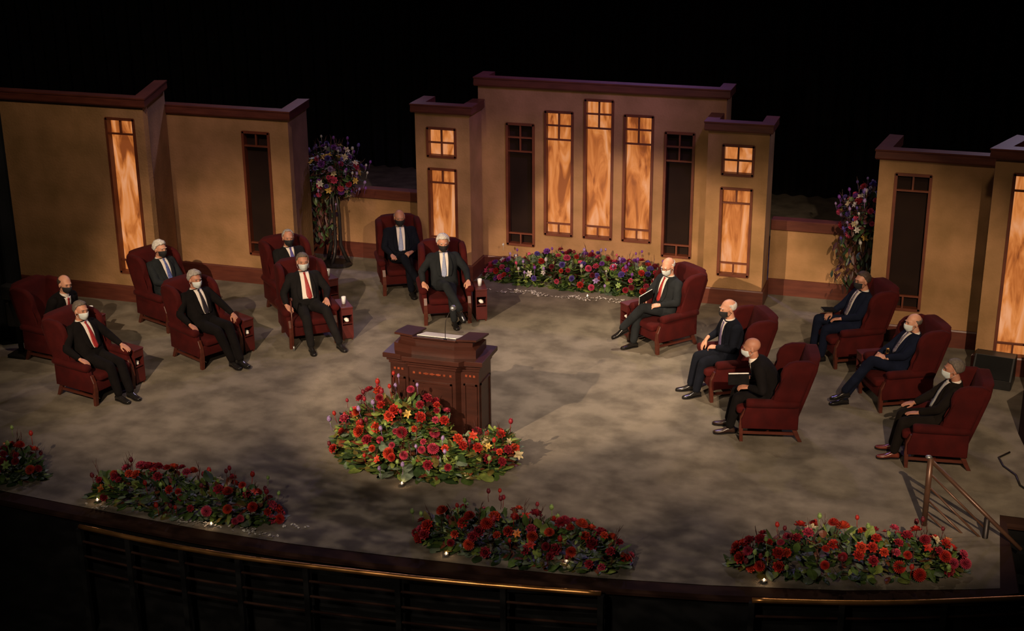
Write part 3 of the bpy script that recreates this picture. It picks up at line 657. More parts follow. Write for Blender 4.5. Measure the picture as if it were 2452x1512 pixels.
# books and folder
def book(name, label, k, p, rot, w_, h_, th, open_=False):
    t = thing(name, label, 'book', lw(k, p)); t.rotation_euler = (Matrix.Rotation(math.radians(CH[k][1] - 90), 3, 'Z') @ rot).to_euler()
    bm = bmesh.new()
    if open_:
        for s in (-1, 1): box(bm, min(0, s * w_), max(0, s * w_), -h_ / 2, h_ / 2, -.004, 0)
        for v in bm.verts: v.co.z += abs(v.co.x) * .5
    else: box(bm, -w_ / 2, w_ / 2, -h_ / 2, h_ / 2, 0, .005); box(bm, -w_ / 2, w_ / 2, -h_ / 2, h_ / 2, th - .005, th); box(bm, -w_ / 2, -w_ / 2 + .006, -h_ / 2, h_ / 2, 0, th)
    obj('cover', bm, M['bookcover'], t)
    bm = bmesh.new()
    if open_:
        for s in (-1, 1): box(bm, min(.002 * s, s * (w_ - .012)), max(.002 * s, s * (w_ - .012)), -h_ / 2 + .008, h_ / 2 - .008, 0, .014)
        for v in bm.verts: v.co.z += abs(v.co.x) * .5
    else: box(bm, -w_ / 2 + .006, w_ / 2 - .004, -h_ / 2 + .004, h_ / 2 - .004, .005, th - .005)
    obj('pages', bm, M['paper'], t)
book('black_folder', 'black folder with white page edge held on the lap of the man in glasses', 'I', (.0, .27, .735), Matrix.Rotation(-.30, 3, 'X') @ Matrix.Rotation(-1.95, 3, 'Y'), .16, .23, .022)
book('black_book', 'thick black book with white page edges on the lap of the man leaning forward', 'K', (-.09, .33, .70), Matrix.Rotation(-.05, 3, 'X') @ Matrix.Rotation(-1.93, 3, 'Y'), .17, .24, .035)
book('small_book', 'small dark book on the lap of the brown-haired man in glasses', 'L', (.02, .28, .70), Matrix.Rotation(.1, 3, 'X') @ Matrix.Rotation(-.1, 3, 'Y'), .12, .17, .02)
# M's wristwatch
p = lw('M', (-.125, .165, .72)); t = thing('wristwatch', 'gold wristwatch on the wrist of the man with clasped hands', 'watch', p)
a = math.radians(CH['M'][1] - 90); d = Matrix.Rotation(a, 3, 'Z') @ V((.75, .6, -.05)).normalized(); u, v_ = frame_of(d)
bm = bmesh.new(); ring_loft(bm, [[d * s + (u * math.cos(q) + v_ * math.sin(q)) * .035 for q in [2 * PI * k / 20 for k in range(20)]] for s in (-.008, .008)], False); thicken(bm, .003); obj('strap', bm, M['gold'], t)
bm = bmesh.new(); ell(bm, V((0, 0, .036)), (.018, .018, .006)); obj('watch_case', bm, M['gold'], t, True)

# side cabinets with tumbler and tissue
def side_cabinet(k, label, s):
    t = thing('side_cabinet', label, 'side table', lw(k, (.49 * s, .06, 0)), math.radians(CH[k][1] - 90), 'small red cabinets beside the armchairs')
    bm = bmesh.new(); box(bm, -.085, .085, -.2, .2, .46, .485, .005, 1); obj('top', bm, M['cabinet'], t)
    bm = bmesh.new(); box(bm, -.08, -.068, -.19, .19, .03, .46); box(bm, .068, .08, -.19, .19, .03, .46); box(bm, -.068, .068, -.19, -.178, .03, .46); box(bm, -.068, .068, -.178, .19, .03, .045); box(bm, -.068, .068, -.178, .19, .24, .252); box(bm, -.068, .068, .165, .19, .045, .22); box(bm, -.068, .068, .165, .19, .37, .46); obj('carcass', bm, M['cabinet'], t)
    bm = bmesh.new(); [box(bm, x - .01, x + .01, y - .01, y + .01, 0, .03) for x in (-.06, .06) for y in (-.17, .17)]; obj('feet', bm, M['legwood'], t)
    return t
def tissue(k, label, s):
    bm = bmesh.new(); ell(bm, (0, 0, 0), (.04, .03, .028), sub=3)
    for v in bm.verts: v.co *= 1 + .45 * nz(*v.co, 30)
    o = obj('tissue', bm, M['paper'], None, True); o.location = lw(k, (.49 * s, .19, .285)); tag(o, label, 'tissue', 'crumpled tissues in the side cabinets')
def tumbler(k, label, s, dx=0):
    t = thing('water_glass', label, 'drinking glass', lw(k, ((.49 + dx) * s, .08, .485)), 0, 'water glasses on the side cabinets')
    bm = bmesh.new(); n = 14; ring = lambda z, r: [V((r * math.cos(2 * PI * i / n), r * math.sin(2 * PI * i / n), z)) for i in range(n)]
    ring_loft(bm, [ring(0, .026), ring(.10, .032), ring(.10, .029), ring(.012, .023)]); obj('tumbler', bm, M['clearglass'], t, True)
for k, s, who in (('A', -1, 'the balding man in shadow at far left'), ('B', -1, 'the front-left man in red tie'), ('D', -1, 'the white-haired man in black tie'), ('E', -1, 'the man with the violet tie'), ('F', -1, 'the man holding a cane'),
                  ('H', -1, 'the white-haired man before the left pillar'), ('I', 1, 'the man reading a folder'), ('M', 1, 'the man with clasped hands')):
    side_cabinet(k, 'small dark red cabinet beside the chair of ' + who, s)
    if k in 'BDFHIM': tissue(k, 'crumpled white tissue in the cabinet beside ' + who, s)
    if k in 'AFHE': tumbler(k, 'clear water glass on the cabinet beside ' + who, s)

# ------------------------------------------------------------------ lectern
def lectern():
    t = thing('lectern', 'wide dark walnut pulpit with stepped top standing behind the big flower arrangement', 'lectern', (-5.42, 14.42, 0)); t.scale = (1.07, 1.1, 1); m = M['lectern']
    body = [(-.50, -.17), (-.30, -.17), (-.26, -.23), (.26, -.23), (.30, -.17), (.50, -.17), (.50, .22), (-.50, .22)]
    bm = bmesh.new(); prism(bm, body, 'Z', .10, 1.02); obj('body', bm, m, t)
    sc = lambda k, e=0: [(x * k + math.copysign(e, x), y * k + math.copysign(e, y)) for x, y in body]
    bm = bmesh.new(); prism(bm, sc(1, .03), 'Z', 0, .10, .008, 1); obj('plinth', bm, m, t)
    bm = bmesh.new()
    for e, z0, z1 in ((.012, .98, 1.02), (.03, 1.02, 1.06), (.06, 1.06, 1.12)): prism(bm, sc(1, e), 'Z', z0, z1, .006, 1)
    obj('ledge', bm, m, t)
    # raised reading desk: tapering riser, sloping inwards
    lo = [(-.46, -.14), (-.24, -.20), (.24, -.20), (.46, -.14), (.46, .20), (-.46, .20)]; hi = [(-.41, -.09), (-.22, -.14), (.22, -.14), (.41, -.09), (.41, .19), (-.41, .19)]
    bm = bmesh.new(); ring_loft(bm, [[V((x, y, 1.12)) for x, y in lo], [V((x, y, 1.22)) for x, y in lo], [V((x * .99, y * .99, 1.235)) for x, y in hi], [V((x, y, 1.298 - .25 * (y + .12))) for x, y in hi]]); obj('desk_riser', bm, m, t)
    for s_ in (-1, 1):
        bm = bmesh.new(); prism(bm, [(s_ * .245, -.15), (s_ * .46, -.125), (s_ * .47, .0), (s_ * .47, .26), (s_ * .245, .26)], 'Z', 1.30, 1.325, .004, 1)
        for v in bm.verts: v.co.z += -.16 * (v.co.y + .12) + .05 * max(0, abs(v.co.x) - .245)
        obj('side_board', bm, m, t)
    bm = bmesh.new(); box(bm, -.245, .245, -.17, .24, 1.295, 1.31)
    for v in bm.verts: v.co.z += -.24 * (v.co.y + .12)
    obj('desk_board', bm, m, t)
    bm = bmesh.new()          # panel mouldings and inlaid squares
    for x0, x1, y in ((-.48, -.33, -.172), (-.22, .22, -.232), (.33, .48, -.172)):
        for a, b, c, d in ((x0, x1, .80, .82), (x0, x1, .18, .20), (x0, x0 + .02, .18, .82), (x1 - .02, x1, .18, .82)): box(bm, a, b, y - .01, y, c, d)
    for y0, y1 in ((-.13, .18),):
        for a, b, c, d in ((y0, y1, .80, .82), (y0, y1, .18, .20), (y0, y0 + .02, .18, .82), (y1 - .02, y1, .18, .82)): box(bm, .50, .51, a, b, c, d)
    obj('panel_moulding', bm, m, t)
    for x0, x1, y, n in ((-.47, -.34, -.172, 3), (-.24, .24, -.232, 7), (.34, .47, -.172, 3)):
        for i in range(n):
            x = lerp(x0, x1, (i + .5) / n); bm = bmesh.new(); box(bm, x - .012, x + .012, y - .004, y, .905, .93)
            if n == 7 and i in (2, 3, 4): box(bm, x - .03, x + .03, y - .005, y, .91, .925)
            obj('inlay', bm, M['inlay'], t)
    bm = bmesh.new(); box(bm, -.235, .235, -.09, .20, 0, .008)
    for v in bm.verts: v.co.z += 1.313 - .24 * (v.co.y + .12)
    o = obj('papers', bm, M['paper'], None); o.location = (-5.42, 14.42, .001); tag(o, 'white papers lying on top of the dark wooden pulpit', 'papers')
    t2 = thing('microphone', 'gooseneck microphone rising from the pulpit top', 'microphone', (-5.29, 14.36, 1.303))
    bm = bmesh.new(); tube(bm, [(0, -.09, 0), (0, -.09, .02)], .02, 12); obj('base', bm, M['iron'], t2)
    bm = bmesh.new(); tube(bm, [(0, -.09, .01), (0, -.09, .14), (.008, -.08, .24), (.03, -.04, .31), (.055, .01, .345)], .0042, 8); obj('gooseneck', bm, M['iron'], t2, True)
    bm = bmesh.new(); ell(bm, (.058, .03, .355), (.034, .042, .033)); obj('mic_head', bm, M['mic'], t2, True)
lectern()

# ------------------------------------------------------------------ flowers
def petal(bm, R, L, wd, cup, n=3, base=.0):
    rows = []
    for i in range(n + 1):
        t_ = i / n; w_ = wd * math.sin(PI * (.18 + .72 * t_)) ; y = base + L * t_; z = cup * t_ * t_
        rows.append([bm.verts.new(R @ V((x * w_, y - .25 * abs(x) * wd, z + .35 * wd * x * x))) for x in (-1, 0, 1)])
    for a, b in zip(rows, rows[1:]):
        for j in range(2): bm.faces.new((a[j], a[j + 1], b[j + 1], b[j]))
def bloom(kind, m):
    bm = bmesh.new()
    if kind == 'rose':
        for k, (n, L, cup, tilt) in enumerate(((3, .022, .01, 80), (5, .030, .012, 62), (6, .038, .012, 42), (7, .046, .008, 20), (8, .05, 0, 2))):
            for i in range(n): petal(bm, Matrix.Rotation(2 * PI * (i + .5 * k) / n, 3, 'Z') @ Matrix.Rotation(math.radians(tilt), 3, 'X'), L, .024 if k > 1 else .014, cup)
    elif kind == 'mum':
        for k in range(6):
            n = 6 + k * 3
            for i in range(n): petal(bm, Matrix.Rotation(2 * PI * (i + .5 * k) / n, 3, 'Z') @ Matrix.Rotation(math.radians(86 - 17 * k), 3, 'X'), .045, .008, .006, 2)
    elif kind == 'lily':
        for i in range(6): petal(bm, Matrix.Rotation(2 * PI * i / 6, 3, 'Z') @ Matrix.Rotation(math.radians(35 - 12 * (i % 2)), 3, 'X'), .075, .022, -.02, 4)
        for i in range(5): tube(bm, [(0, 0, 0), Matrix.Rotation(2 * PI * i / 5, 3, 'Z') @ V((0, .012, .05))], .002, 4)
    elif kind == 'bud':
        ell(bm, (0, 0, .0), (.026, .026, .034), sub=2); tube(bm, [(0, 0, -.02), (.005, .003, -.08), (-.003, -.004, -.15)], .0035, 5)
        for i in range(4): petal(bm, Matrix.Rotation(2 * PI * i / 4, 3, 'Z') @ Matrix.Rotation(math.radians(75), 3, 'X'), .05, .02, -.012, 3, -.012)
    me = bpy.data.meshes.new('bloom'); bmesh.ops.recalc_face_normals(bm, faces=bm.faces); bm.to_mesh(me); bm.free(); me.materials.append(m)
    for p in me.polygons: p.use_smooth = True
    return me
FL = {k: mat('petal_' + k, c, tuple(x * .6 for x in c), 30, .6, sheen=.1) for k, c in dict(red=(0.429, 0.017, 0.009), scarlet=(0.585, 0.047, 0.016), crimson=(0.281, 0.008, 0.023), rose=(0.484, 0.039, 0.086), burg=(.13, .006, .015), pink=(0.585, 0.055, 0.140), purple=(.18, .04, .32), violet=(.10, .06, .32), lilac=(.34, .22, .48), cream=(0.624, 0.515, 0.296), white=(0.562, 0.530, 0.484), gold=(.55, .36, .07), orange=(.70, .20, .04), green=(.25, .38, .10)).items()}
LEAF = {k: mat('leaf_' + k, c, tuple(x * .5 for x in c), 12, .5) for k, c in dict(deep=(0.034, 0.070, 0.021), mid=(0.087, 0.151, 0.033), lime=(0.220, 0.290, 0.064), sage=(0.162, 0.220, 0.151), rust=(.17, .045, .02), olive=(.16, .13, .03), twig=(.09, .03, .025))  .items()}
BL = {}
def bmesh_of(kind, col):
    if (kind, col) not in BL: BL[kind, col] = bloom(kind, FL[col])
    return BL[kind, col]
NAMES = dict(rose='rose', mum='chrysanthemum', lily='lily', bud='bud')
def leaf(bm, p, d, L, wd, droop=.3, mi=0):
    d = V(d).normalized(); u, v = frame_of(d); rows = []; N_ = 4
    for i in range(N_ + 1):
        t_ = i / N_; c = p + d * L * t_ + V((0, 0, -droop * L * t_ * t_)); w_ = wd * math.sin(PI * (.06 + .9 * t_)) ** .8
        rows.append([bm.verts.new(c + u * w_ * x + v * .25 * w_ * abs(x)) for x in (-1, 0, 1)])
    for a, b in zip(rows, rows[1:]):
        for j in range(2): bm.faces.new((a[j], a[j + 1], b[j + 1], b[j])).material_index = mi
def arrangement(name, label, origin, surf, blooms, nleaf, palette, seed, cat='flower arrangement', group=None, twigs=14, leafL=.13, extra=None, lmix=(('deep', 4), ('mid', 4), ('lime', 2), ('sage', 2), ('rust', 1), ('olive', 1)), spray=()):
    """surf(rnd) -> (local point on the outer surface, outward normal)"""
    rnd = random.Random(seed); t = thing(name, label, cat, origin, 0, group)
    ks = [k for k, n in lmix for _ in range(n)]; bms = {}
    bm = bmesh.new(); names = sorted(set(ks))
    for i in range(nleaf):
        p, n = surf(rnd, True); dep = rnd.uniform(.0, .16); d = (n + V((rnd.uniform(-1, 1), rnd.uniform(-1, 1), rnd.uniform(-.7, .6))) * .9)
        q = p - n * (dep + leafL * .5); q.z = max(.012, q.z); L = leafL * rnd.uniform(.6, 1.3)
        k = rnd.choice(ks); leaf(bm, q, d, L, L * rnd.choice((.16, .24, .34)), rnd.uniform(0, .5), names.index(k))
    for v in bm.verts:
        if v.co.z < .006: v.co.z = .006
    me = bpy.data.meshes.new('foliage'); bm.to_mesh(me); bm.free()
    for k in names: me.materials.append(LEAF[k])
    o = link('foliage', me, None, t); o['kind'] = 'stuff'
    bm = bmesh.new()
    for i in range(twigs):
        p, n = surf(rnd, False); d = (n * .4 + V((rnd.uniform(-.4, .4), rnd.uniform(-.4, .4), 1))).normalized(); L = rnd.uniform(.16, .30); q = p - n * .1
        pts = [q + d * L * k / 4 + V((rnd.uniform(-.012, .012), rnd.uniform(-.012, .012), 0)) for k in range(5)]
        tube(bm, pts, [.006, .005, .004, .003, .0015], 5)
        for j in range(5):
            b = pts[1 + j % 3] ; tube(bm, [b, b + (d + V((rnd.uniform(-1, 1), rnd.uniform(-1, 1), .2)) * .6).normalized() * L * .35], [.004, .001], 5)
    obj('twigs', bm, LEAF['twig'], t)['kind'] = 'stuff'
    placed = []
    def put(kind, col, p, n, s):
        b = bpy.data.objects.new(NAMES[kind], bmesh_of(kind, col)); COL.objects.link(b); b.parent = t; b.location = p
        q = V(n).to_track_quat('Z', 'Y'); b.rotation_euler = (q.to_matrix() @ Matrix.Rotation(rnd.uniform(0, 6), 3, 'Z')).to_euler(); b.scale = (s, s, s)
    for kind, num, smin, smax in blooms:
        for i in range(num):
            for tr in range(30):
                p, n = surf(rnd, False); s = rnd.uniform(smin, smax)
                if all((p - q).length > (s + r) * .030 for q, r in placed): break
            placed.append((p, s)); n2 = (n + V((rnd.uniform(-.4, .4), rnd.uniform(-.5, .2), rnd.uniform(-.1, .5)))).normalized()
            p2 = p + n * (rnd.uniform(.05, .13) if kind == 'bud' else rnd.uniform(-.03, .03))
            if kind == 'bud': p2 = p2 + V((0, 0, rnd.uniform(-.02, .11))); n2 = (n2 * .3 + V((0, 0, 1))).normalized()
            col = rnd.choice(palette[kind])
            p2.z = max(.17 if kind == 'bud' else .05, p2.z); put(kind, col, p2, n2, s)
    if extra: extra(t, rnd, put)
    return t
def mound(L, D, H, cx=0, arc=0, low=.02):
    """long low mound; arc bends it"""
    def f(rnd, leafy):
        while True:
            u = rnd.uniform(-1, 1); a = rnd.uniform(-.15, 1.15) * PI if leafy else rnd.uniform(.05, .92) * PI
            e = (1 - abs(u) ** 3) ** .5; e = max(e, .12)
            y = -math.cos(a) * D * e; z = max(low, math.sin(a) * H * e * (1 + .22 * nz(u * 3.1, L, 2)))
            x = u * L; p = V((cx + x, y + arc * x * x, z)); n = V((u ** 3 * .8, -math.cos(a), max(.12, math.sin(a)) * 1.1)).normalized()
            return p, n
    return f
RED = dict(rose=['red', 'red', 'scarlet', 'crimson', 'rose', 'crimson'], mum=['red', 'scarlet', 'crimson', 'rose'], lily=['scarlet', 'cream', 'orange', 'red', 'green'], bud=['crimson', 'burg', 'red', 'green', 'green'])
def petals(t, rnd, put): pass
arrangement('flower_bank', 'red flower bank on the front stage edge, second from the left', (-7.45, 12.0, 0), mound(1.12, .26, .42, 0, .02), (('rose', 40, .8, 1.35), ('mum', 16, .9, 1.4), ('lily', 10, .6, .9), ('bud', 20, .7, 1.0)), 900, RED, 11, group='flower banks along the front stage edge')
arrangement('flower_bank', 'red flower bank on the front stage edge, cut by the left picture edge', (-9.82, 12.15, 0), mound(.55, .26, .36, 0, .02), (('rose', 20, .8, 1.3), ('mum', 8, .9, 1.4), ('lily', 4, .6, .9), ('bud', 9, .7, 1.0)), 450, RED, 12, group='flower banks along the front stage edge')
arrangement('flower_bank', 'red flower bank on the front stage edge directly below the pulpit arrangement', (-3.75, 12.10, 0), mound(1.12, .27, .43, 0, .03), (('rose', 44, .9, 1.5), ('mum', 18, .9, 1.6), ('lily', 8, .6, .9), ('bud', 22, .7, 1.0)), 900, RED, 13, group='flower banks along the front stage edge', twigs=18)
arrangement('flower_bank', 'red flower bank on the front stage edge, furthest right beside the stair railing', (-.62, 12.72, 0), (lambda g: (lambda r, l: (lambda p, n: (V((p.x * .966 - p.y * .26, p.x * .26 + p.y * .966, p.z)), V((n.x * .966 - n.y * .26, n.x * .26 + n.y * .966, n.z))))(*g(r, l))))(mound(1.16, .28, .42, 0, .02)),
            (('rose', 48, .9, 1.45), ('mum', 20, .9, 1.6), ('lily', 9, .6, .9), ('bud', 20, .7, 1.0)), 950, RED, 14, group='flower banks along the front stage edge', twigs=26)
def big(rnd, leafy):
    r = rnd.random()
    if r < .40:      # upper mound against the pulpit
        u = rnd.uniform(-1, 1); v = rnd.uniform(-.2, 1); e = math.sqrt(max(.05, 1 - u * u * .9)); a = v * PI * .6
        p = V((-.24 + u * .60, .02 - math.cos(a) * .24 * e, .38 + .42 * e * max(0, math.sin(a)) - (.14 if leafy else 0))); n = V((u * .7, -math.cos(a) - .3, .3 + math.sin(a))).normalized()
    elif r < .80:    # low crescent skirt
        th = rnd.uniform(-.12, 1.12) * PI; k = rnd.uniform(0, 1); R = lerp(.62, 1.08, k)
        p = V((-math.cos(th) * R * 1.03, .02 - math.sin(th) * R * .66, lerp(.40, .12, k) * rnd.uniform(.8, 1.1) - (.05 if leafy else 0))); n = V((-math.cos(th) * .8, -math.sin(th), .9 - .5 * k)).normalized()
    else:            # two side tufts
        s = rnd.choice((-1, 1)); a, b = rnd.uniform(0, 2 * PI), rnd.uniform(.05, 1)
        p = V((s * .88 + .05 + .26 * math.cos(a) * b, .05 + .20 * math.sin(a) * b, .40 - .22 * b * b)); n = V((s * .4 + math.cos(a) * .5, -.5 + math.sin(a) * .5, .9)).normalized()
    return p, n
arrangement('pulpit_flowers', 'largest red and green flower arrangement spread on the floor before the pulpit', (-5.48, 13.92, 0), big, (('rose', 44, .8, 1.5), ('mum', 20, .9, 1.8), ('lily', 14, .6, .95), ('bud', 40, .7, 1.05)), 3200,
            dict(RED, lily=['cream', 'cream', 'scarlet', 'green', 'gold'], bud=['crimson', 'burg', 'red', 'green', 'lilac']), 15, twigs=34, leafL=.17, lmix=(('deep', 4), ('mid', 4), ('lime', 4), ('sage', 2), ('rust', 2), ('olive', 3)))
PUR_ = dict(rose=['crimson', 'rose', 'pink', 'purple', 'red', 'violet'], mum=['purple', 'pink', 'crimson', 'red', 'burg', 'violet'], lily=['lilac', 'white', 'pink', 'green'], bud=['purple', 'burg', 'pink', 'white', 'lilac'])
arrangement('rear_flower_bed', 'long purple and pink flower bed at the foot of the tall central wall', (-5.17, 20.24, 0), mound(1.66, .25, .50), (('rose', 66, .8, 1.3), ('mum', 55, .9, 1.4), ('lily', 24, .5, .9), ('bud', 55, .6, 1.0)), 2000, PUR_, 16, cat='flower bed', twigs=20, lmix=(('deep', 4), ('mid', 5), ('lime', 4), ('sage', 2)))
def ball(cx, cz, r, drop=None):
    def f(rnd, leafy):
        z = rnd.uniform(-.85, 1); a = rnd.uniform(0, 2 * PI); q = math.sqrt(max(0, 1 - z * z)); n = V((q * math.cos(a), q * math.sin(a), z)); k = rnd.uniform(.82, 1.08)
        if drop and leafy and rnd.random() < .2: return V((cx + drop + rnd.uniform(-.24, .24), rnd.uniform(-.15, .15), cz - r + rnd.uniform(-.75, .1))), V((rnd.uniform(-.4, .4), rnd.uniform(-.6, 0), -.8)).normalized()
        return V((cx, 0, cz)) + V((n.x * r, n.y * r * .85, n.z * r * .84)) * k, n
    return f
MIX = dict(rose=['pink', 'rose', 'purple', 'crimson'], mum=['purple', 'violet', 'lilac', 'pink'], lily=['cream', 'white', 'cream', 'gold'], bud=['violet', 'purple', 'lilac', 'white'])
def stand(label, loc, seed, h=1.42, r=.50):
    t = arrangement('flower_stand', label, loc, ball(0, h + .12, r, -.22), (('rose', 26, .8, 1.4), ('mum', 40, .7, 1.3), ('lily', 30, .6, .95), ('bud', 60, .6, 1.0)), 900, MIX, seed, twigs=40, leafL=.10, lmix=(('deep', 4), ('mid', 1), ('sage', 1), ('twig', 5)))
    bm = bmesh.new()
    for a, dx in ((2.6, -.07), (.4, .09), (4.6, .0)):
        e = V((math.cos(a) * .22, math.sin(a) * .16, .025)); tube(bm, [V((dx * .4, 0, h)), V((dx, 0, h * .6)), V((dx * 1.0, 0, .35)), V((dx, 0, .16)) + e * .3, e], [.022, .026, .03, .035, .03], 8)
    obj('stand_legs', bm, M['iron'], t, True)
    bm = bmesh.new(); ring = lambda z, q: [V((.26 * q * math.cos(2 * PI * i / 20), .20 * q * math.sin(2 * PI * i / 20), z)) for i in range(20)]
    ring_loft(bm, [ring(0, 1), ring(.03, 1), ring(.06, .8), ring(.075, .3)]); obj('base', bm, M['iron'], t)
    bm = bmesh.new(); ell(bm, (0, 0, h + .1), (.2, .17, .2)); obj('flower_foam', bm, LEAF['deep'], t, True)
stand('tall black stand with a ball of purple and cream flowers, left of the pillar', (-9.32, 20.2, 0), 21)
stand('tall flower stand partly hidden behind the right ochre wall', (-1.02, 20.22, 0), 22, 1.36, .46)
bm = bmesh.new()
M['candle'] = mat('lit_candle', (1, .72, .45), (1, .6, .3), 5, .5, emit=3)
def tea(label, x, y):
    t = thing('tea_light', label, 'candle', (x, y, 0), 0, 'small lit candles by the flowers')
    bm = bmesh.new(); n = 12; ring = lambda z, r: [V((r * math.cos(2 * PI * i / n), r * math.sin(2 * PI * i / n), z)) for i in range(n)]
    ring_loft(bm, [ring(0, .022), ring(.03, .026), ring(.03, .022), ring(.02, .02)]); obj('cup', bm, M['mic'], t, True)
    bm = bmesh.new(); ell(bm, (0, 0, .035), (.008, .008, .016), sub=2); obj('flame', bm, M['candle'], t, True)
    l = bpy.data.lights.new('candle_glow', 'POINT'); l.energy = .2; l.color = (1, .62, .32); l.shadow_soft_size = .01
    lo = bpy.data.objects.new('candle_glow', l); lo.location = (0, 0, .07); COL.objects.link(lo); lo.parent = t
for lab, x, y in (('small lit candle at the right front of the pulpit flowers', -4.83, 13.55), ('small lit candle in front of the middle of the pulpit flowers', -5.42, 13.15), ('small lit candle in front of the middle flower bank, left end', -4.43, 11.83), ('small lit candle in front of the middle flower bank, right end', -3.25, 12.03),
                  ('small lit candle before the bank beside the railing', -1.35, 12.22), ('small lit candle before the flower bank second from left', -6.97, 11.72), ('small lit candle before the rear flower bed', -5.05, 19.78), ('small lit candle before the left end of the front-left bank', -8.40, 11.85)): tea(lab, x, y)

def light_flecks(label, spots, seed):  # pale petal-shaped pieces on the floor imitate flecks of light
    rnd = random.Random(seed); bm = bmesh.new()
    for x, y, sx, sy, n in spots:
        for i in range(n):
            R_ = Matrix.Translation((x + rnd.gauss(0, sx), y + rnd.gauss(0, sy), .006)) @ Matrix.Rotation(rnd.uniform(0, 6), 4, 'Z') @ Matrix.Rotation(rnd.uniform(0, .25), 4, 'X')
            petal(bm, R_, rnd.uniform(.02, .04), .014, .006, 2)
    tag(obj('light_fleck_shapes', bm, FL['white'], None, True), label, 'petals', kind='stuff')  # petal-shaped stand-ins for flecks of light, not fallen petals
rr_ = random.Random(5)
light_flecks('pale shapes standing in for light flecks along the front of the rear flower bed', [(rr_.uniform(-6.75, -3.9), 19.72 + rr_.uniform(-.1, .06), .07, .02, 14) for _ in range(26)], 3)
light_flecks('pale shapes standing in for light flecks before the front-left flower bank', [(rr_.uniform(-7.3, -6.3), 11.72 + rr_.uniform(-.03, .03), .06, .02, 10) for _ in range(9)] + [(-8.3, 11.75, .06, .02, 12), (-6.15, 11.95, .08, .02, 10)], 4)

# ------------------------------------------------------------------ railings and edge equipment
def off_edge(o, x0, x1, n):
    P_ = []
    for i in range(n + 1):
        x = lerp(x0, x1, i / n)
        for (a, b), (c, d) in zip(EDGE, EDGE[1:]):
            if a <= x <= c: y = lerp(b, d, (x - a) / (c - a)); break
        P_.append((x, y - o))
    return P_
def pit_rail(label, pts, zt=.0, rows=4):
    t = thing('pit_railing', label, 'railing', (pts[0][0], pts[0][1], -1.3)); o0 = V((pts[0][0], pts[0][1], -1.3))
    L = lambda p, z: V((p[0], p[1], z)) - o0
    bm = bmesh.new(); tube(bm, [L(p, zt) for p in pts], .026, 10); obj('handrail', bm, M['brass'], t, True)
    for k in range(1, rows): bm = bmesh.new(); tube(bm, [L(p, zt - .17 * k) for p in pts], .014, 8); obj('lower_rail', bm, M['fascia'], t, True)
    n = len(pts); st = 5
    for i in list(range(0, n, st)):
        bm = bmesh.new(); x, y = pts[i]; c = L(pts[i], 0); box(bm, c.x - .028, c.x + .028, c.y - .028, c.y + .028, 0, 1.3 + zt - .02); obj('post', bm, M['void'], t)
R1 = [(-8.28, 11.32), (-7.4, 11.245), (-6.54, 11.22), (-5.52, 11.27), (-4.14, 11.39), (-2.79, 11.58)]; R2 = [(-1.41, 11.87), (-.29, 12.16), (.9, 12.6), (2.0, 13.05)]
def dens(P_, n):
    out = []
    for k in range(n + 1):
        s = k / n * (len(P_) - 1); i = min(int(s), len(P_) - 2); f = s - i
        p0, p1, p2, p3 = V(P_[max(i - 1, 0)]), V(P_[i]), V(P_[i + 1]), V(P_[min(i + 2, len(P_) - 1)])
        out.append(tuple(.5 * ((2 * p1) + (-p0 + p2) * f + (2 * p0 - 5 * p1 + 4 * p2 - p3) * f * f + (-p0 + 3 * p1 - 3 * p2 + p3) * f ** 3)))
    return out
pit_rail('long curved brass-topped railing below the front stage edge', dens(R1, 35))
pit_rail('short brass-topped railing at the bottom right below the stage edge', dens(R2, 20))
t = thing('stair_railing', 'dark metal railing with sloping bars beside the front right stage stairs', 'railing', (.06, 13.85, 0))
bm = bmesh.new(); tube(bm, [(0, 0, 0), (0, 0, .76)], .03, 12); obj('post', bm, M['railbrown'], t, True)
bm = bmesh.new(); ell(bm, (-.02, 0, .77), (.035, .03, .02)); obj('post_cap', bm, M['mic'], t, True)
bm = bmesh.new(); tube(bm, [(.60, -.1, -.5), (.60, -.1, .22)], .03, 12); obj('post', bm, M['iron'], t, True)
bm = bmesh.new(); tube(bm, [(0, 0, .74), (.60, -.1, .24), (.95, -.16, -.05)], .022, 10); obj('handrail', bm, M['railbrown'], t, True)
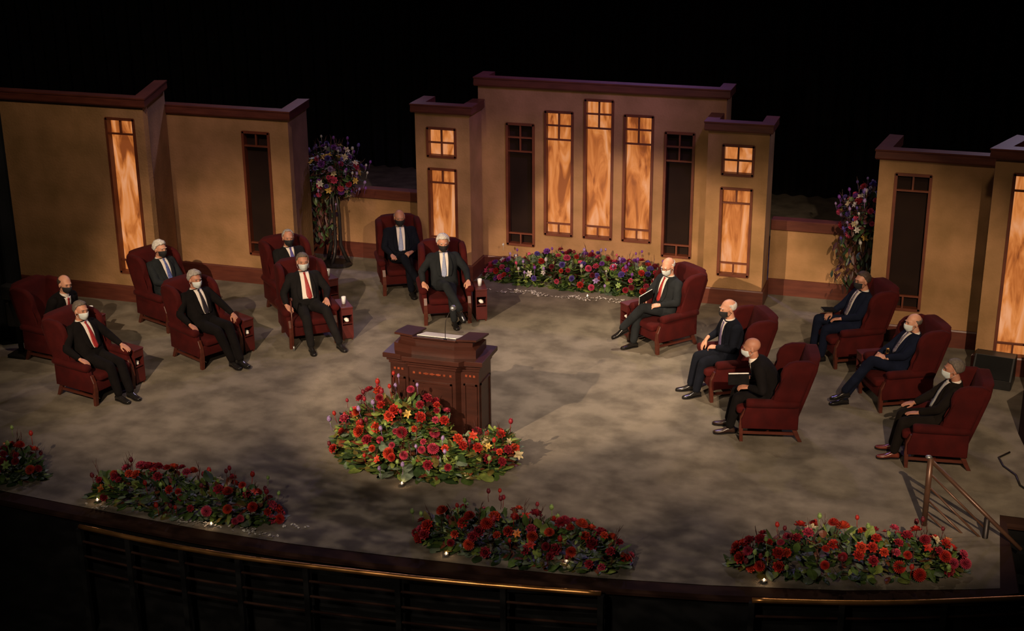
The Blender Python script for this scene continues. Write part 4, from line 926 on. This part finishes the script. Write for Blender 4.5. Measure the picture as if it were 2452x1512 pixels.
for k in range(1, 5): bm = bmesh.new(); tube(bm, [(0, 0, .74 - .145 * k), (.60, -.1, .24 - .145 * k)], .012, 8); obj('lower_rail', bm, M['railbrown'], t, True)
t = thing('floor_monitor', 'black wedge loudspeaker on the floor under the right lit window', 'loudspeaker', (.72, 18.02, 0), math.radians(-8))
bm = bmesh.new(); prism(bm, [(-.20, 0), (.20, 0), (.20, .12), (-.02, .36), (-.20, .36)], 'X', -.24, .26, .01, 1); obj('cabinet', bm, M['bpaper'], t)
bm = bmesh.new(); prism(bm, [(.205, .13), (-.005, .355), (.003, .362), (.213, .137)], 'X', -.21, .23); 
for v in bm.verts: v.co.y = -v.co.y
g = obj('grille', bm, M['void'], t)
for o in t.children:
    if o.name.startswith('cabinet'):
        for v in o.data.vertices: v.co.y = -v.co.y
        o.data.flip_normals()
t = thing('equipment_case', 'dark upright case at the right picture edge behind the last armchair', 'case', (1.35, 16.35, 0), math.radians(10))
bm = bmesh.new(); prism(bm, [(-.3, 0), (.5, 0), (.5, .75), (-.05, .75), (-.3, .55)], 'Y', -.2, .2, .012, 1); obj('case_body', bm, M['fascia'], t)
bm = bmesh.new(); tube(bm, [(.92, 15.9, .012), (.80, 15.72, .012), (.85, 15.5, .012), (.98, 15.3, .012), (1.02, 15.05, .012), (1.2, 14.8, .012), (1.6, 14.6, .012)], .012, 6)
tag(obj('cable', bm, M['bpaper'], None, True), 'black cable curling on the floor at the right picture edge', 'cable')
t = thing('ladder_stand', 'dark upright equipment stand behind the leftmost armchair', 'stand', (-11.78, 15.33, 0))
bm = bmesh.new(); tube(bm, [(0, 0, .05), (-.06, .02, .95)], .035, 8); obj('pole', bm, M['void'], t, True)
bm = bmesh.new(); box(bm, -.19, .03, -.06, .1, .80, 1.0, .03); box(bm, -.14, .08, -.06, .1, .42, .76, .03); obj('lamp_housing', bm, M['bpaper'], t, True)
bm = bmesh.new(); box(bm, -.14, .14, -.14, .14, 0, .05, .01, 1); obj('base', bm, M['void'], t)
